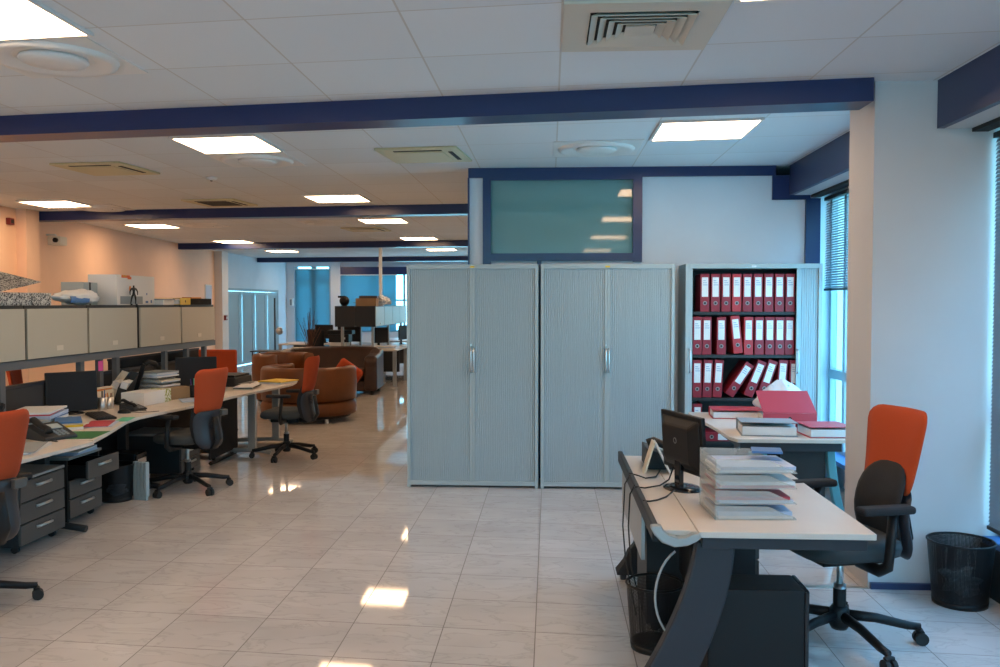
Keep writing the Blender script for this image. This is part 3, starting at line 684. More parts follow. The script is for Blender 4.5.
# pedestals: front faces +X
def pedestal(x, y0, y1, top, open_top, label, bevel_=.004):
    t = thing('drawer_pedestal', label, 'drawer unit', (x, (y0+y1)/2, 0), 0, 'under-desk drawer pedestals'); h = (y1-y0)/2
    mb = MB().box(-.55, -.02, -h, -h+.015, .05, top-.02).box(-.55, -.02, h-.015, h, .05, top-.02).box(-.55, -.535, -h+.015, h-.015, .05, top-.02).box(-.535, -.02, -h+.015, h-.015, .05, .065)
    mb.build('carcass', 'charcoal', t)
    MB().box(-.56, .0, -h-.003, h+.003, top-.02, top).build('top', 'ped_top', t, bevel=.004)
    H3 = (top-.08)/3
    for k in range(3):
        z0 = .06+k*H3; ox = .14 if (k == 2 and open_top) else 0
        d = MB().box(-.02+ox, 0+ox, -h+.004, h-.004, z0, z0+H3-.008).build('drawer', 'ped_front', t, bevel=.003)
        if ox: MB().box(-.4+ox, -.02+ox, -h+.02, -h+.03, z0+.01, z0+H3-.04).box(-.4+ox, -.02+ox, h-.03, h-.02, z0+.01, z0+H3-.04).box(-.4+ox, -.02+ox, -h+.03, h-.03, z0+.01, z0+.02).build('drawer_box', 'black', d)
        zc = z0+H3*.62
        MB().tube([(ox, -.085, zc), (ox+.018, -.07, zc+.004), (ox+.022, 0, zc+.006), (ox+.018, .07, zc+.004), (ox, .085, zc)], .008, 8, sc=(1, 1.3)).build('handle', 'silver', d, smooth=True)
    for a in (-.5, -.07):
        for b in (-h+.05, h-.05): MB().cyl((a, b-.012, .026), (a, b+.012, .026), .025, 14).box(a-.01, a+.01, b-.006, b+.006, .02, .05).build('castor', 'rubber', t)
    return t
pedestal(-3.42, 5.40, 5.92, .50, False, 'grey three-drawer pedestal closed, nearest under the left desks')
pedestal(-3.50, 6.12, 6.58, .51, True, 'grey pedestal with its top drawer pulled open under the left desks')
pedestal(-3.42, 7.86, 8.30, .42, False, 'dark pedestal behind the star base of the middle left chair')
# stuff under the desks
def waste_basket(x, y, r, h, label, wm='wire'):
    t = thing('waste_basket', label, 'waste basket', (x, y, 0), 0)
    mb = MB(); n = 40; uv = mb.bm.loops.layers.uv.new('UVMap')
    rb = r*.82; A = [mb.bm.verts.new((rb*math.cos(2*PI*k/n), rb*math.sin(2*PI*k/n), .012)) for k in range(n)]; B = [mb.bm.verts.new((r*math.cos(2*PI*k/n), r*math.sin(2*PI*k/n), h)) for k in range(n)]
    for k in range(n):
        f = mb.bm.faces.new((A[k], A[(k+1) % n], B[(k+1) % n], B[k]))
        for l_, q in zip(f.loops, ((k, 0), (k+1, 0), (k+1, 1), (k, 1))): l_[uv].uv = (q[0]*2*PI*r/n, q[1]*h)
    mb.build('mesh_wall', wm, t, smooth=True)
    pts = [(r*math.cos(2*PI*k/24), r*math.sin(2*PI*k/24), h) for k in range(25)]
    MB().tube(pts, .006, 6).build('rim', 'black', t, smooth=True)
    MB().lathe([(rb, 0), (rb+.004, .03), (rb-.004, .03), (rb-.006, .012), (.01, .012)], n=32).build('base', 'black', t, smooth=True)
    return t
waste_basket(-3.60, 7.00, .145, .30, 'black waste basket under the middle left desk with a pale wrapper inside', 'wire_dense')
waste_basket(.50, 4.13, .135, .31, 'black wire mesh waste basket under the left end of the right desk')
waste_basket(2.24, 4.84, .168, .345, 'black wire mesh waste basket by the pillar at the right edge', 'wire_dense')
def crumple(name, label, cat, loc, r, m, sc=(1, 1, .6), seed=1, group=None):
    rnd = random.Random(seed); mb = MB(); bmesh.ops.create_icosphere(mb.bm, subdivisions=3, radius=1)
    dirs = [Vector((rnd.uniform(-1, 1), rnd.uniform(-1, 1), rnd.uniform(-1, 1))).normalized() for _ in range(14)]
    for v in mb.bm.verts:
        q = 1
        for i, d in enumerate(dirs): q += .10*math.sin(7*v.co.dot(d)+i)
        v.co = Vector((v.co.x*sc[0], v.co.y*sc[1], max(-.98, v.co.z)*sc[2]))*r*q
    zm = min(v.co.z for v in mb.bm.verts)
    for v in mb.bm.verts: v.co.z -= zm
    o = mb.build(name, m); o.location = loc; tag(o, label, cat, group); return o
crumple('crumpled_paper', 'pale crumpled wrapper at the bottom of the basket under the left desk', 'paper', (-3.60, 7.00, .034), .07, 'paper_b', seed=3)
crumple('crumpled_paper', 'crumpled dark grey liner in the basket by the pillar', 'paper', (2.24, 4.84, .034), .085, 'ped_top', sc=(1, 1, .7), seed=5)
def box_thing(name, label, cat, x0, x1, y0, y1, z0, z1, m, rz_=0, bevel=.003, group=None):
    o = MB().box(-(x1-x0)/2, (x1-x0)/2, -(y1-y0)/2, (y1-y0)/2, 0, z1-z0).build(name, m, None, bevel); o.location = ((x0+x1)/2, (y0+y1)/2, z0); o.rotation_euler = (0, 0, rz_)
    return tag(o, label, cat, group)
def tower(name, label, x, y, rz_, w_, d_, h_, front='gloss_black'):
    t = thing(name, label, 'computer', (x, y, 0), rz_)   # front faces local +X
    MB().box(-d_/2, d_/2-.02, -w_/2, w_/2, .012, h_).build('case', 'black', t, bevel=.006)
    MB().box(d_/2-.02, d_/2, -w_/2, w_/2, .012, h_).build('front_panel', front, t, bevel=.008)
    MB().box(d_/2, d_/2+.003, -w_/2+.02, w_/2-.02, h_-.09, h_-.05).build('drive_bay', 'silver', t)
    for a in (-1, 1):
        for b in (-1, 1): MB().cyl((a*(d_/2-.05), b*(w_/2-.03), 0), (a*(d_/2-.05), b*(w_/2-.03), .012), .014, 10).build('foot', 'rubber', t)
    return t
tower('computer_tower', 'black computer tower on the floor under the middle left desk', -3.72, 7.24, 0, .19, .45, .36)
t = thing('radiator', 'pale blue-grey ribbed heater panel under the middle left desk beside the waste basket', 'heater', (-3.40, 7.02, 0), R(75))
mb = MB()
for k in range(4): mb.box(-.02, .02, -.07+k*.036, -.07+k*.036+.028, .03, .32)
mb.build('ribs', 'steel_grey', t, bevel=.006); MB().box(-.012, .012, -.06, .06, .0, .05).build('foot', 'steel_grey', t); MB().box(-.012, .012, -.06, .06, .29, .31).build('header', 'steel_grey', t)

# ---- helpers for clutter
def paper_pile(label, x, y, z, w_, d_, sheets, rz_=0, seed=0, name='paper_pile'):
    """a sorted heap: each sheet bundle slightly turned, distinct colours as parts"""
    rnd = random.Random(seed); t = thing(name, label, 'papers', (x, y, z), rz_); h = 0
    for m, th_ in sheets:
        mx = Matrix.Translation((rnd.uniform(-.015, .015), rnd.uniform(-.015, .015), h)) @ Matrix.Rotation(rnd.uniform(-.16, .16), 4, 'Z')
        MB().box(-w_/2, w_/2, -d_/2, d_/2, 0, th_-.0006, mx).build('bundle', m, t); h += th_
    return t
def phone(label, x, y, z, rz_, s=1):
    t = thing('desk_phone', label, 'telephone', (x, y, z), rz_)   # keypad faces -Y side
    MB().hexa([(-.1*s, -.1*s, 0), (.1*s, -.1*s, 0), (.1*s, .1*s, 0), (-.1*s, .1*s, 0), (-.1*s, -.1*s, .02*s), (.1*s, -.1*s, .02*s), (.1*s, .1*s, .085*s), (-.1*s, .1*s, .085*s)]).build('base', 'charcoal', t, bevel=.006)
    a = math.atan2(.065, .2)
    MB().box(-.02*s, .07*s, .0, .06*s, 0, .006, Matrix.Translation((0, 0, .055*s)) @ Matrix.Rotation(a, 4, 'X')).build('display', 'steel_grey', t)
    mb = MB()
    for i in range(3):
        for j in range(4): mb.box(-.01*s+i*.026*s, .008*s+i*.026*s, -.085*s+j*.02*s, -.072*s+j*.02*s, .024*s+j*.0065*s, .032*s+j*.0065*s)
    mb.build('keypad', 'ped_top', t)
    MB().tube([(-.068*s, -.09*s, .05*s), (-.068*s, -.07*s, .07*s), (-.068*s, 0, .085*s), (-.068*s, .07*s, .115*s), (-.068*s, .095*s, .105*s)], .02*s, 10, sc=(1.2, .8)).build('handset', 'black', t, smooth=True)
    pts = [(-.09*s+.01*math.cos(k*1.6), -.1*s-.02-.0035*k, .012+.008*math.sin(k*1.6)+.004) for k in range(28)]
    MB().tube(pts, .0025, 5).build('cord', 'cable', t)
    return t
def monitor(label, x, y, z, rz_, w_=.42, h_=.29, base_r=.11, tilt=0, name='monitor', lift=.10):
    t = thing(name, label, 'monitor', (x, y, z), rz_)   # screen faces +Y local
    MB().lathe([(base_r, 0), (base_r, .006), (base_r*.8, .014), (.03, .02)], n=30, sc=(1, .8)).build('base', 'gloss_black', t, smooth=True)
    MB().box(-.028, .028, -.035, -.01, .012, lift+.12).build('stand', 'gloss_black', t, bevel=.006)
    mx = Matrix.Translation((0, 0, lift)) @ Matrix.Rotation(R(tilt), 4, 'X')
    # housing: thicker domed rear
    mb = MB(); mb.box(-w_/2, w_/2, .0, .022, 0, h_, mx)
    mb.build('bezel', 'black', t, bevel=.005)
    mb = MB().hexa([mx @ Vector(q) for q in ((-w_/2+.015, 0, .015), (w_/2-.015, 0, .015), (w_/2-.015, 0, h_-.015), (-w_/2+.015, 0, h_-.015), (-w_/2+.08, -.035, .06), (w_/2-.08, -.035, .06), (w_/2-.08, -.035, h_-.06), (-w_/2+.08, -.035, h_-.06))])
    mb.build('rear_shell', 'black', t, bevel=.012)
    MB().box(-w_/2+.014, w_/2-.014, .0215, .0235, .016, h_-.014, mx).build('screen', 'screen', t)
    q = MB(); q.lathe([(.011, 0), (.015, 0), (.015, .002), (.011, .002)], n=20, cap=False); o = q.build('emblem', 'ped_top', t)
    o.matrix_local = mx @ Matrix.Translation((0, -.035, h_*.55)) @ Matrix.Rotation(PI/2, 4, 'X')
    return t
Z = .7205
monitor('black flat monitor, switched off, standing on the nearest left desk', -3.96, 6.98, Z, rz((.72, -.69)), .40, .33, .1, 4, lift=.02)
monitor('black flat monitor on the far left desk behind the orange chair back', -3.60, 8.66, Z, rz((.45, -.89)), .40, .32, .1, 4, lift=.05)
# keyboard
def keyboard(label, x, y, z, rz_):
    t = thing('keyboard', label, 'keyboard', (x, y, z), rz_)
    MB().box(-.21, .21, -.075, .075, 0, .018).build('case', 'black', t, bevel=.004)
    mb = MB()
    for i in range(15):
        for j in range(5): mb.box(-.2+i*.0267, -.2+i*.0267+.022, -.065+j*.026, -.065+j*.026+.021, .0185, .024)
    mb.build('keys', 'charcoal', t)
keyboard('black keyboard on the left desk below the black monitor', -3.62, 6.80, Z, R(-50))
def mouse(label, x, y, z, rz_):
    t = thing('mouse', label, 'mouse', (x, y, z), rz_)
    MB().ball((0, 0, .003), 1, (.032, .055, .034)).build('shell', 'black', t, smooth=True)
    for v in t.children[0].data.vertices: v.co.z = max(0, v.co.z)
    MB().tube([(0, .05, .01), (.01, .12, .006), (-.03, .2, .004), (-.08, .26, .004)], .0025, 5).build('cord', 'cable', t)
mouse('small black mouse with its cord on the middle left desk', -3.55, 7.05, Z, R(-80))
phone('black desk phone with coiled cord at the edge of the nearest left desk', -3.38, 5.70, Z, R(62), 1.15)
phone('grey desk phone tilted up, in front of the floral box', -3.57, 7.25, Z, R(75), .8)
paper_pile('heap of white papers and red folder on the nearest left desk', -3.86, 6.32, Z, .30, .46, [('paper', .02), ('grey_card', .015), ('paper', .02), ('blue', .012), ('paper_b', .025), ('red_card', .012), ('paper', .014)], R(12), 3)
paper_pile('blue and yellow folders stacked on the nearest left desk', -3.55, 6.22, Z, .18, .30, [('paper', .02), ('yellow', .014), ('paper_c', .012), ('blue', .014)], R(35), 4)
paper_pile('thin red and white folders lying on the left desk by the green sheet', -3.38, 6.36, Z, .17, .32, [('paper', .004), ('paper_b', .004), ('red_card', .005)], R(10), 5)
o = box_thing('folder', 'mint green plastic folder corner on the left desk edge', 'folder', -3.40, -3.30, 6.55, 6.78, Z, Z+.004, 'mint', R(12))
box_thing('desk_mat', 'dark green sheet at the front corner of the left desks', 'mat', -3.40, -3.12, 5.68, 6.02, Z, Z+.003, 'green', R(8), .001)
paper_pile('loose papers around the black phone on the nearest left desk', -3.34, 5.22, Z, .30, .42, [('paper', .006), ('paper_b', .004), ('paper', .005), ('grey_card', .004)], R(15), 6)
paper_pile('grey and cream document heap beside the black phone on the nearest left desk', -3.70, 5.72, Z, .28, .46, [('paper_c', .03), ('grey_card', .02), ('paper', .02), ('paper_c', .015), ('grey_card', .012)], R(-10), 8)
paper_pile('blue tinted papers on top of the pedestal with the open drawer', -3.62, 6.36, .5105, .24, .32, [('paper_b', .012), ('paper_b', .012), ('paper', .008)], R(5), 9)
# pen cups
def cup(label, x, y, z, r, h, m, pens, seed=1):
    rnd = random.Random(seed); t = thing('pen_cup', label, 'pen cup', (x, y, z))
    MB().lathe([(r*.95, 0), (r, .003), (r, h), (r-.003, h), (r-.004, .006), (.002, .005)], n=22).build('cup', m, t, smooth=True)
    for c in pens:
        a = rnd.uniform(0, 2*PI); q = Vector((math.cos(a)*r*.5, math.sin(a)*r*.5, .008)); e = q + Vector((math.cos(a)*.012, math.sin(a)*.012, h+rnd.uniform(.02, .06)))
        MB().cyl(q, e, .0045, 8).build('pen', c, t)
    return t
cup('steel pen cup on the left desk, nearer of the two beside the monitor', -3.84, 7.24, Z, .038, .11, 'silver', ['blue', 'orange_card', 'black'], 2)
cup('steel pen cup on the left desk, farther of the two beside the monitor', -3.84, 7.36, Z, .038, .10, 'silver', ['red', 'orange_card', 'cream'], 4)
cup('black pen cup with purple and green pens beside the paper trays', -3.47, 8.30, Z, .05, .12, 'black', ['purple', 'mint', 'black', 'purple', 'cable_grey'], 5)
box_thing('card_box', 'orange and brown card box behind the steel pen cups', 'box', -3.99, -3.91, 7.28, 7.58, Z, Z+.15, 'paper_c', 0)
paper_pile('orange leaflets resting on the card box behind the pen cups', -3.95, 7.43, Z+.151, .07, .26, [('orange_card', .015), ('paper_c', .01)], 0, 3)
def mag_file(label, x, y, rz_, m, tilt):
    t = thing('magazine_file', label, 'magazine file', (x, y, Z+.012), rz_, 'magazine files on the left desk'); t.rotation_euler = (0, R(17), R(10))
    mx = Matrix.Rotation(R(tilt), 4, 'X')
    mb = MB(); 
    for a in (-.04, .037): mb.hexa([mx @ Vector(q) for q in ((a, 0, 0), (a+.003, 0, 0), (a+.003, .24, 0), (a, .24, 0), (a, 0, .14), (a+.003, 0, .14), (a+.003, .24, .28), (a, .24, .28))])
    mb.box(-.037, .037, 0, .003, 0, .14, mx).box(-.037, .037, .237, .24, 0, .28, mx).box(-.037, .037, .003, .237, 0, .003, mx)
    mb.build('holder', m, t); MB().box(-.03, .03, .02, .23, .004, .2, mx).build('magazines', 'paper', t)
mag_file('cream magazine file beside the lamp on the left desk', -3.985, 7.64, R(-80), 'cream', 0)
mag_file('dark grey magazine file nearer the pen cups on the left desk', -3.895, 7.62, R(-80), 'charcoal', 0)
crumple('handbag', 'small black rounded bag on the nearest left desk beside the screen', 'bag', (-3.96, 5.97, Z), .075, 'black_soft', sc=(1, 1.1, 1.1), seed=4)
# desk lamp
t = thing('desk_lamp', 'black jointed desk lamp leaning over the papers on the left desk', 'lamp', (-3.93, 7.99, Z))
MB().lathe([(.075, 0), (.075, .015), (.03, .025)], n=24).build('base', 'black', t, smooth=True)
MB().box(-.02, .02, -.012, .012, .0, .34, Matrix.Translation((0, 0, .02)) @ Matrix.Rotation(R(18), 4, 'Y')).build('arm', 'black', t, bevel=.003)
MB().tube([(.11, 0, .34), (.13, .04, .36), (.15, .12, .34), (.155, .17, .30)], .022, 10, .03).build('head', 'black', t, smooth=True)
# floral box
o = box_thing('storage_box', 'white box with green floral print on the middle left desk', 'box', -3.76, -3.58, 7.53, 7.97, Z, Z+.12, 'floral', R(-8)); 
t2 = MB().box(-.113, .113, -.243, .08, .004, .121).build('white_sleeve', 'paper', o)
# tray stack with papers
def tray_stack(label, x, y, rz_, n=4, w_=.25, d_=.35, gap=.058, mats=('paper', 'paper_b', 'paper', 'paper_b'), z=Z, trm='tray'):
    t = thing('letter_tray_stack', label, 'letter trays', (x, y, z), rz_)   # open end at local +X
    for k in range(n):
        z0 = k*gap
        mb = MB().box(-d_/2, d_/2, -w_/2, w_/2, z0, z0+.003).box(-d_/2, -d_/2+.003, -w_/2, w_/2, z0+.003, z0+gap-.006)
        for s_ in (-1, 1):
            a = s_*w_/2; b = a - s_*.003
            prof = [(-d_/2, z0+.003), (d_/2, z0+.003), (d_/2-.01, z0+.014), (d_/2-.05, z0+.026), (d_/2-.12, z0+gap-.008), (-d_/2, z0+gap-.004)]
            A = [mb.bm.verts.new((p, a, q)) for p, q in prof]; B = [mb.bm.verts.new((p, b, q)) for p, q in prof]
            mb.bm.faces.new(A); mb.bm.faces.new(B[::-1])
            for i in range(6): mb.bm.faces.new((A[i], A[(i+1) % 6], B[(i+1) % 6], B[i]))
        o = mb.build('tray', trm, t)
        rnd = random.Random(k+11); hh = 0
        for j in range(2):
            th_ = rnd.uniform(.008, .019); sh = rnd.uniform(-.01, .02)
            MB().box(-d_/2+.01+sh, d_/2-.02+sh, -w_/2+.012, w_/2-.012, z0+.0035+hh, z0+.003+hh+th_).build('paper_sheets', mats[(k+j) % len(mats)], o); hh += th_
    return t
tray_stack('stack of clear letter trays full of papers on the right desk', .865, 3.86, R(3), 4, .30, .345, .066, ('paper', 'paper_b', 'red_card', 'paper', 'paper_b', 'paper'))
box_thing('folder', 'dark blue notebook with pens on top of the clear letter trays', 'notebook', .90, 1.03, 3.86, 3.98, Z+.2575, Z+.268, 'blue', R(-10))
tray_stack('heaped grey letter trays with papers on the far part of the left desks', -3.84, 8.28, R(-15), 4, .28, .36, .05, ('paper', 'paper_c', 'grey_card'))
paper_pile('untidy white papers on top of the grey letter trays on the left desks', -3.84, 8.28, Z+.2015, .26, .34, [('paper', .015), ('paper_b', .01), ('paper', .02), ('grey_card', .006)], R(-15), 12)
box_thing('file_box', 'brown card file box leaning by the trays on the left desk', 'box', -3.66, -3.54, 8.02, 8.3, Z, Z+.11, 'brown_card', R(-20))
paper_pile('white sheets at the edge of the left desk by the orange chair back', -3.36, 8.0, Z, .21, .30, [('paper', .004), ('paper', .003), ('paper_b', .003)], R(25), 13)
# black paper sorter / printer near desk end
t = thing('printer', 'flat black printer at the far end of the left desks', 'printer', (-3.62, 9.55, Z), R(-5))
MB().box(-.18, .2, -.22, .22, 0, .10).build('body', 'charcoal', t, bevel=.012); MB().box(-.16, .18, -.2, .2, .10, .125).build('lid', 'black', t, bevel=.006); MB().box(.2, .26, -.15, .15, .02, .03).build('paper_tray', 'ped_top', t)
paper_pile('open notebooks and papers in front of the black printer', -3.28, 9.22, Z, .2, .42, [('paper_c', .012), ('black', .01), ('paper', .006)], R(10), 14)
t = thing('ring_binder', 'yellow folder on papers at the far end corner of the left desks', 'folder', (-3.12, 9.83, Z), R(-20))
MB().box(-.15, .15, -.16, .16, 0, .02).build('pages', 'paper', t); MB().box(-.16, .16, -.17, .17, .0205, .032).build('cover', 'yellow', t, bevel=.002)
# orange desk screen across the end
t = thing('desk_screen', 'wide orange fabric screen beyond the far end of the left desks', 'desk screen', (-4.30, 10.8, 0))
MB().box(-.34, .34, -.025, .025, .62, 1.05).build('fabric_panel', 'orange', t, bevel=.045, seg=4)
MB().box(-.28, -.25, -.015, .015, .012, .64).box(.25, .28, -.015, .015, .012, .64).box(-.29, -.24, -.16, .16, 0, .02).box(.24, .29, -.16, .16, 0, .02).build('stand', 'charcoal', t)
# pink note on post
o = box_thing('sticky_note', 'pink sticky note on a post under the overhead cabinets', 'sticky note', XO-.04, XO-.037, 7.56, 7.64, 1.03, 1.12, 'pink', 0, 0)
# things on the overhead cabinets
ZT = 1.6205
def lidbox(label, y0, y1, h, m):
    t = thing('storage_box', label, 'box', (-4.2, (y0+y1)/2, ZT)); L = (y1-y0)/2
    MB().box(-.15, .15, -L, L, 0, h).build('box_body', m, t, bevel=.003); return t
t = lidbox('black and white marbled box at the left edge on the overhead cabinets, lid open', 6.0, 6.59, .10, 'speckle')
MB().box(-.22, .14, -.34, .40, 0, .006, Matrix.Translation((0, .05, .155)) @ Matrix.Rotation(R(9), 4, 'X') @ Matrix.Rotation(R(14), 4, 'Y')).build('open_lid', 'speckle', t)
MB().tube([(-.14, -.25, .1), (-.14, -.2, .12), (-.12, .1, .15)], .006, 6).build('lid_hinge', 'black', t)
lidbox('black and white marbled box on the overhead cabinets beside the rolled plastic bag', 6.60, 6.86, .10, 'speckle')
box_thing('book', 'dark blue book standing between marbled box and plastic bag', 'book', -4.25, -4.1, 6.875, 6.93, ZT, ZT+.085, 'blue')
t = thing('plastic_bag', 'rolled white plastic bag with blue print on the overhead cabinets', 'bag', (-4.12, 7.34, ZT))
mb = MB(); bmesh.ops.create_icosphere(mb.bm, subdivisions=4, radius=1)
for v in mb.bm.verts:
    c = v.co; q = 1+.06*math.sin(9*c.x+4*c.y)+.06*math.sin(11*c.y+5*c.z)+.04*math.sin(17*c.z+3*c.x)
    c.x *= .10*q; c.y *= .33*q; c.z = .055+.062*c.z*q*(1+.4*c.y/.33)
zm = min(v.co.z for v in mb.bm.verts)
for v in mb.bm.verts: v.co.z -= zm
mb.build('bag_film', 'paper', t, smooth=True)
MB().sheet(lambda u, v: (.098-.03*(v-.5)**2, -.24+.3*u, .022+.055*v), 6, 4, .003, (1, 0, 0)).build('printed_area', 'blue', t)
t = thing('storage_box', 'plain grey box behind the plastic bag on the overhead cabinets', 'box', (-4.345, 7.82, ZT), R(2))
MB().box(-.105, .105, -.13, .13, 0, .21).build('box_body', 'steel_grey', t, bevel=.003); MB().box(.105, .107, -.03, .0, .0, .21).build('tape', 'charcoal', t)
t = thing('carton', 'white carton with orange print on the overhead cabinets behind the figurine', 'box', (-4.24, 8.43, ZT), R(2))
MB().box(-.14, .14, -.42, .42, 0, .29).build('carton_body', 'paper', t, bevel=.003)
mb = MB(); mb.box(.14, .1415, -.33, -.15, .262, .288).box(.14, .1415, -.2, -.12, .25, .275); mb.build('orange_print', 'orange_red', t)
MB().box(.14, .1415, -.31, -.22, .272, .288).build('yellow_print', 'yellow', t)
MB().lathe([(.001, 0), (.028, 0), (.028, .0015), (.001, .0015)], n=16, sc=(1, .7)).build('orange_emblem', 'orange_card', t).matrix_local = Matrix.Translation((.14, -.15, .16)) @ Matrix.Rotation(PI/2, 4, 'Y')
MB().box(.14, .1412, -.36, .13, .01, .085).build('picture_band', 'grey_card', t)
MB().box(.14, .1413, .2, .26, .02, .04).box(.14, .1413, .32, .35, .02, .05).box(.14, .1413, .22, .24, .10, .12).build('small_print', 'blue', t)
# figurine: one continuous skinned body
def skin_body(name, joints, edges, radii, m, parent=None, sub=1):
    me = bpy.data.meshes.new(name); me.from_pydata([Vector(j) for j in joints], edges, []); me.materials.append(M[m]); o = bpy.data.objects.new(name, me); COL.objects.link(o)
    sk = o.modifiers.new('skin', 'SKIN'); me.skin_vertices
    if not me.skin_vertices: pass
    for i, r in enumerate(radii): me.skin_vertices[0].data[i].radius = (r, r)
    me.skin_vertices[0].data[0].use_root = True
    ss = o.modifiers.new('sub', 'SUBSURF'); ss.levels = sub; ss.render_levels = sub
    if parent: o.parent = parent
    return o
t = thing('figurine', 'small black standing figurine in front of the white carton', 'figurine', (-4.05, 8.27, ZT))
J = [(a, b*1.5, c) for a, b, c in [(0, 0, .10), (0, 0, .13), (0, 0, .158), (0, 0, .172), (0, 0, .192), (0, .03, .158), (0, .052, .13), (0, .05, .095), (0, -.03, .158), (0, -.052, .13), (0, -.05, .095), (0, .018, .09), (0, .025, .05), (0, .024, .008), (0, -.02, .09), (0, -.034, .05), (0, -.045, .008), (.02, .024, .006), (.02, -.045, .006)]]
try:
    skin_body('body', J, [(0, 1), (1, 2), (2, 3), (3, 4), (2, 5), (5, 6), (6, 7), (2, 8), (8, 9), (9, 10), (0, 11), (11, 12), (12, 13), (0, 14), (14, 15), (15, 16), (13, 17), (16, 18)],
          [.013, .012, .016, .006, .012, .009, .006, .004, .009, .006, .004, .010, .007, .005, .010, .007, .005, .004, .004], 'figure', t)
except Exception as e:
    print('skin', e)
MB().lathe([(.062, 0), (.062, .003), (.05, .004)], n=20, sc=(.45, 1)).build('stand', 'figure', t)
t = thing('file_stack', 'grey and white paperwork lying between the carton and the yellow binder', 'papers', (-4.15, 8.98, ZT))
MB().box(-.13, .13, -.13, .13, 0, .05).build('pages', 'paper', t); MB().box(-.135, .14, -.135, .135, .0505, .062).build('cover', 'grey_card', t)
def flat_binder(name, label, x, y, z, rz_, m, w_=.08, l_=.32, d_=.28, pages='paper', gr=None, open_=0):
    """binder lying flat, its spine towards local +X"""
    t = thing(name, label, 'binder', (x, y, z), rz_, gr)
    mb = MB().box(-d_/2, d_/2, -l_/2, l_/2, 0, .004).box(d_/2-.004, d_/2, -l_/2, l_/2, .004, w_-.004)
    mx = Matrix.Translation((d_/2, 0, w_-.004)) @ Matrix.Rotation(R(open_), 4, 'Y')
    mb.box(-d_, 0, -l_/2, l_/2, 0, .004, mx); mb.build('cover', m, t, bevel=.0015)
    MB().box(-d_/2+.01, d_/2-.02, -l_/2+.01, l_/2-.01, .006, w_*.75).build('pages', pages, t)
    MB().cyl((d_/2, 0, w_/2), (d_/2+.0015, 0, w_/2), .013, 16).build('finger_hole', 'dark_slot', t)
    return t
flat_binder('lever_arch_binder', 'yellow binder lying on the overhead cabinets', -4.13, 9.32, ZT, R(5), 'yellow', .075, .34, .28)
flat_binder('lever_arch_binder', 'black and orange binder lying at the end of the overhead cabinets', -4.12, 9.82, ZT, R(-35), 'black', .07, .32, .28)
o = box_thing('folder', 'orange folder on the last binder of the overhead cabinets', 'folder', -4.17, -4.03, 9.68, 9.84, ZT+.0705, ZT+.085, 'orange_card', R(-20))

# ------------------------------------------------------------ right desk
t = thing('desk', 'right foreground desk, pale top on a sweeping slate leg', 'desk', (0, 0, 0))
D0, D1 = 3.51, 5.28
MB().box(.60, 1.30, D0, D1, .695, .72).build('desktop', 'desk', t, bevel=.003)
MB().box(.445, .597, D0+.02, D1-.02, .697, .7195).build('rear_flap', 'desk', t, bevel=.003)
MB().box(.415, .443, D0+.0, D1+.02, .675, .74).build('cable_rail', 'black', t, bevel=.006)
MB().box(.43, .45, D0+.58, D1-.1, .43, .66).build('modesty_panel', 'leg_grey', t, bevel=.003)
mb = MB()
poly = [(.405, .748), (.448, .75), (.455, .73), (.475, .712), (.51, .70), (.55, .705), (.575, .72), (.60, .72), (.605, .70), (.585, .685), (.55, .668), (.50, .662), (.45, .68), (.42, .71), (.405, .735)]
mx = Matrix(((1, 0, 0, 0), (0, 0, 1, 0), (0, 1, 0, 0), (0, 0, 0, 1)))
MB().prism(poly, D0-.03, D0+.01, mx).build('end_bracket', 'leg_grey', t, bevel=.006)
MB().box(.62, 1.28, D0+.04, D0+.09, .64, .694).box(.62, 1.28, D1-.1, D1-.05, .64, .694).box(.66, .72, D0+.09, D1-.1, .64, .694).build('underframe', 'slate', t, bevel=.004)
def sweep_leg(y, parent, x_top=.70, x_bot=.40, w_=.085):
    mb = MB(); P0 = []; n = 12
    for i in range(n+1):
        v = i/n; z = .66-.64*v; xc = x_top - (x_top-x_bot)*(v**1.6); P0.append((xc, z))
    front = [(x-w_*.5*(1+.4*(i/n)), z) for i, (x, z) in enumerate(P0)]; back = [(x+w_*.65*(1+.4*(i/n)), z) for i, (x, z) in enumerate(P0)]
    pl = front + back[::-1]
    mb.prism(pl, y-.035, y+.035, mx)
    mb.box(x_bot-.08, x_bot+.62, y-.035, y+.035, 0, .045)
    return mb.build('leg', 'slate', parent, bevel=.008)
sweep_leg(D0+.10, t, .67, .44, .135); sweep_leg(D1-.12, t, .67, .50, .12)
MB().box(.64, .655, D0+.45, D1-.35, .32, .62).build('back_screen', 'black', t)
tower('computer_tower', 'black computer tower with glossy front under the right desk', .875, 3.765, 0, .22, .42, .44)
pd = pedestal(1.03, 4.3, 4.75, .56, False, 'black pedestal deep under the right desk, behind the computer tower')
monitor('black monitor seen from behind on the right desk', .66, 4.33, Z, R(-69), .40, .29, .115, 4, lift=.085)
phone('black desk phone behind a white stand at the far left of the right desk', .67, 4.95, Z+.0, R(90), 1.35)
t = thing('phone_stand', 'white folded stand leaning by the phone on the right desk', 'stand', (.56, 4.70, Z))
MB().hexa([(-.055, -.02, 0), (-.045, -.02, 0), (-.045, .1, 0), (-.055, .1, 0), (-.002, -.02, .17), (.006, -.02, .17), (.006, .1, .17), (-.002, .1, .17)]).build('rear_leaf', 'paper_c', t)
MB().hexa([(.085, -.02, 0), (.095, -.02, 0), (.095, .1, 0), (.085, .1, 0), (.0065, -.02, .16), (.014, -.02, .17), (.014, .1, .17), (.0065, .1, .16)]).build('front_leaf', 'white', t)
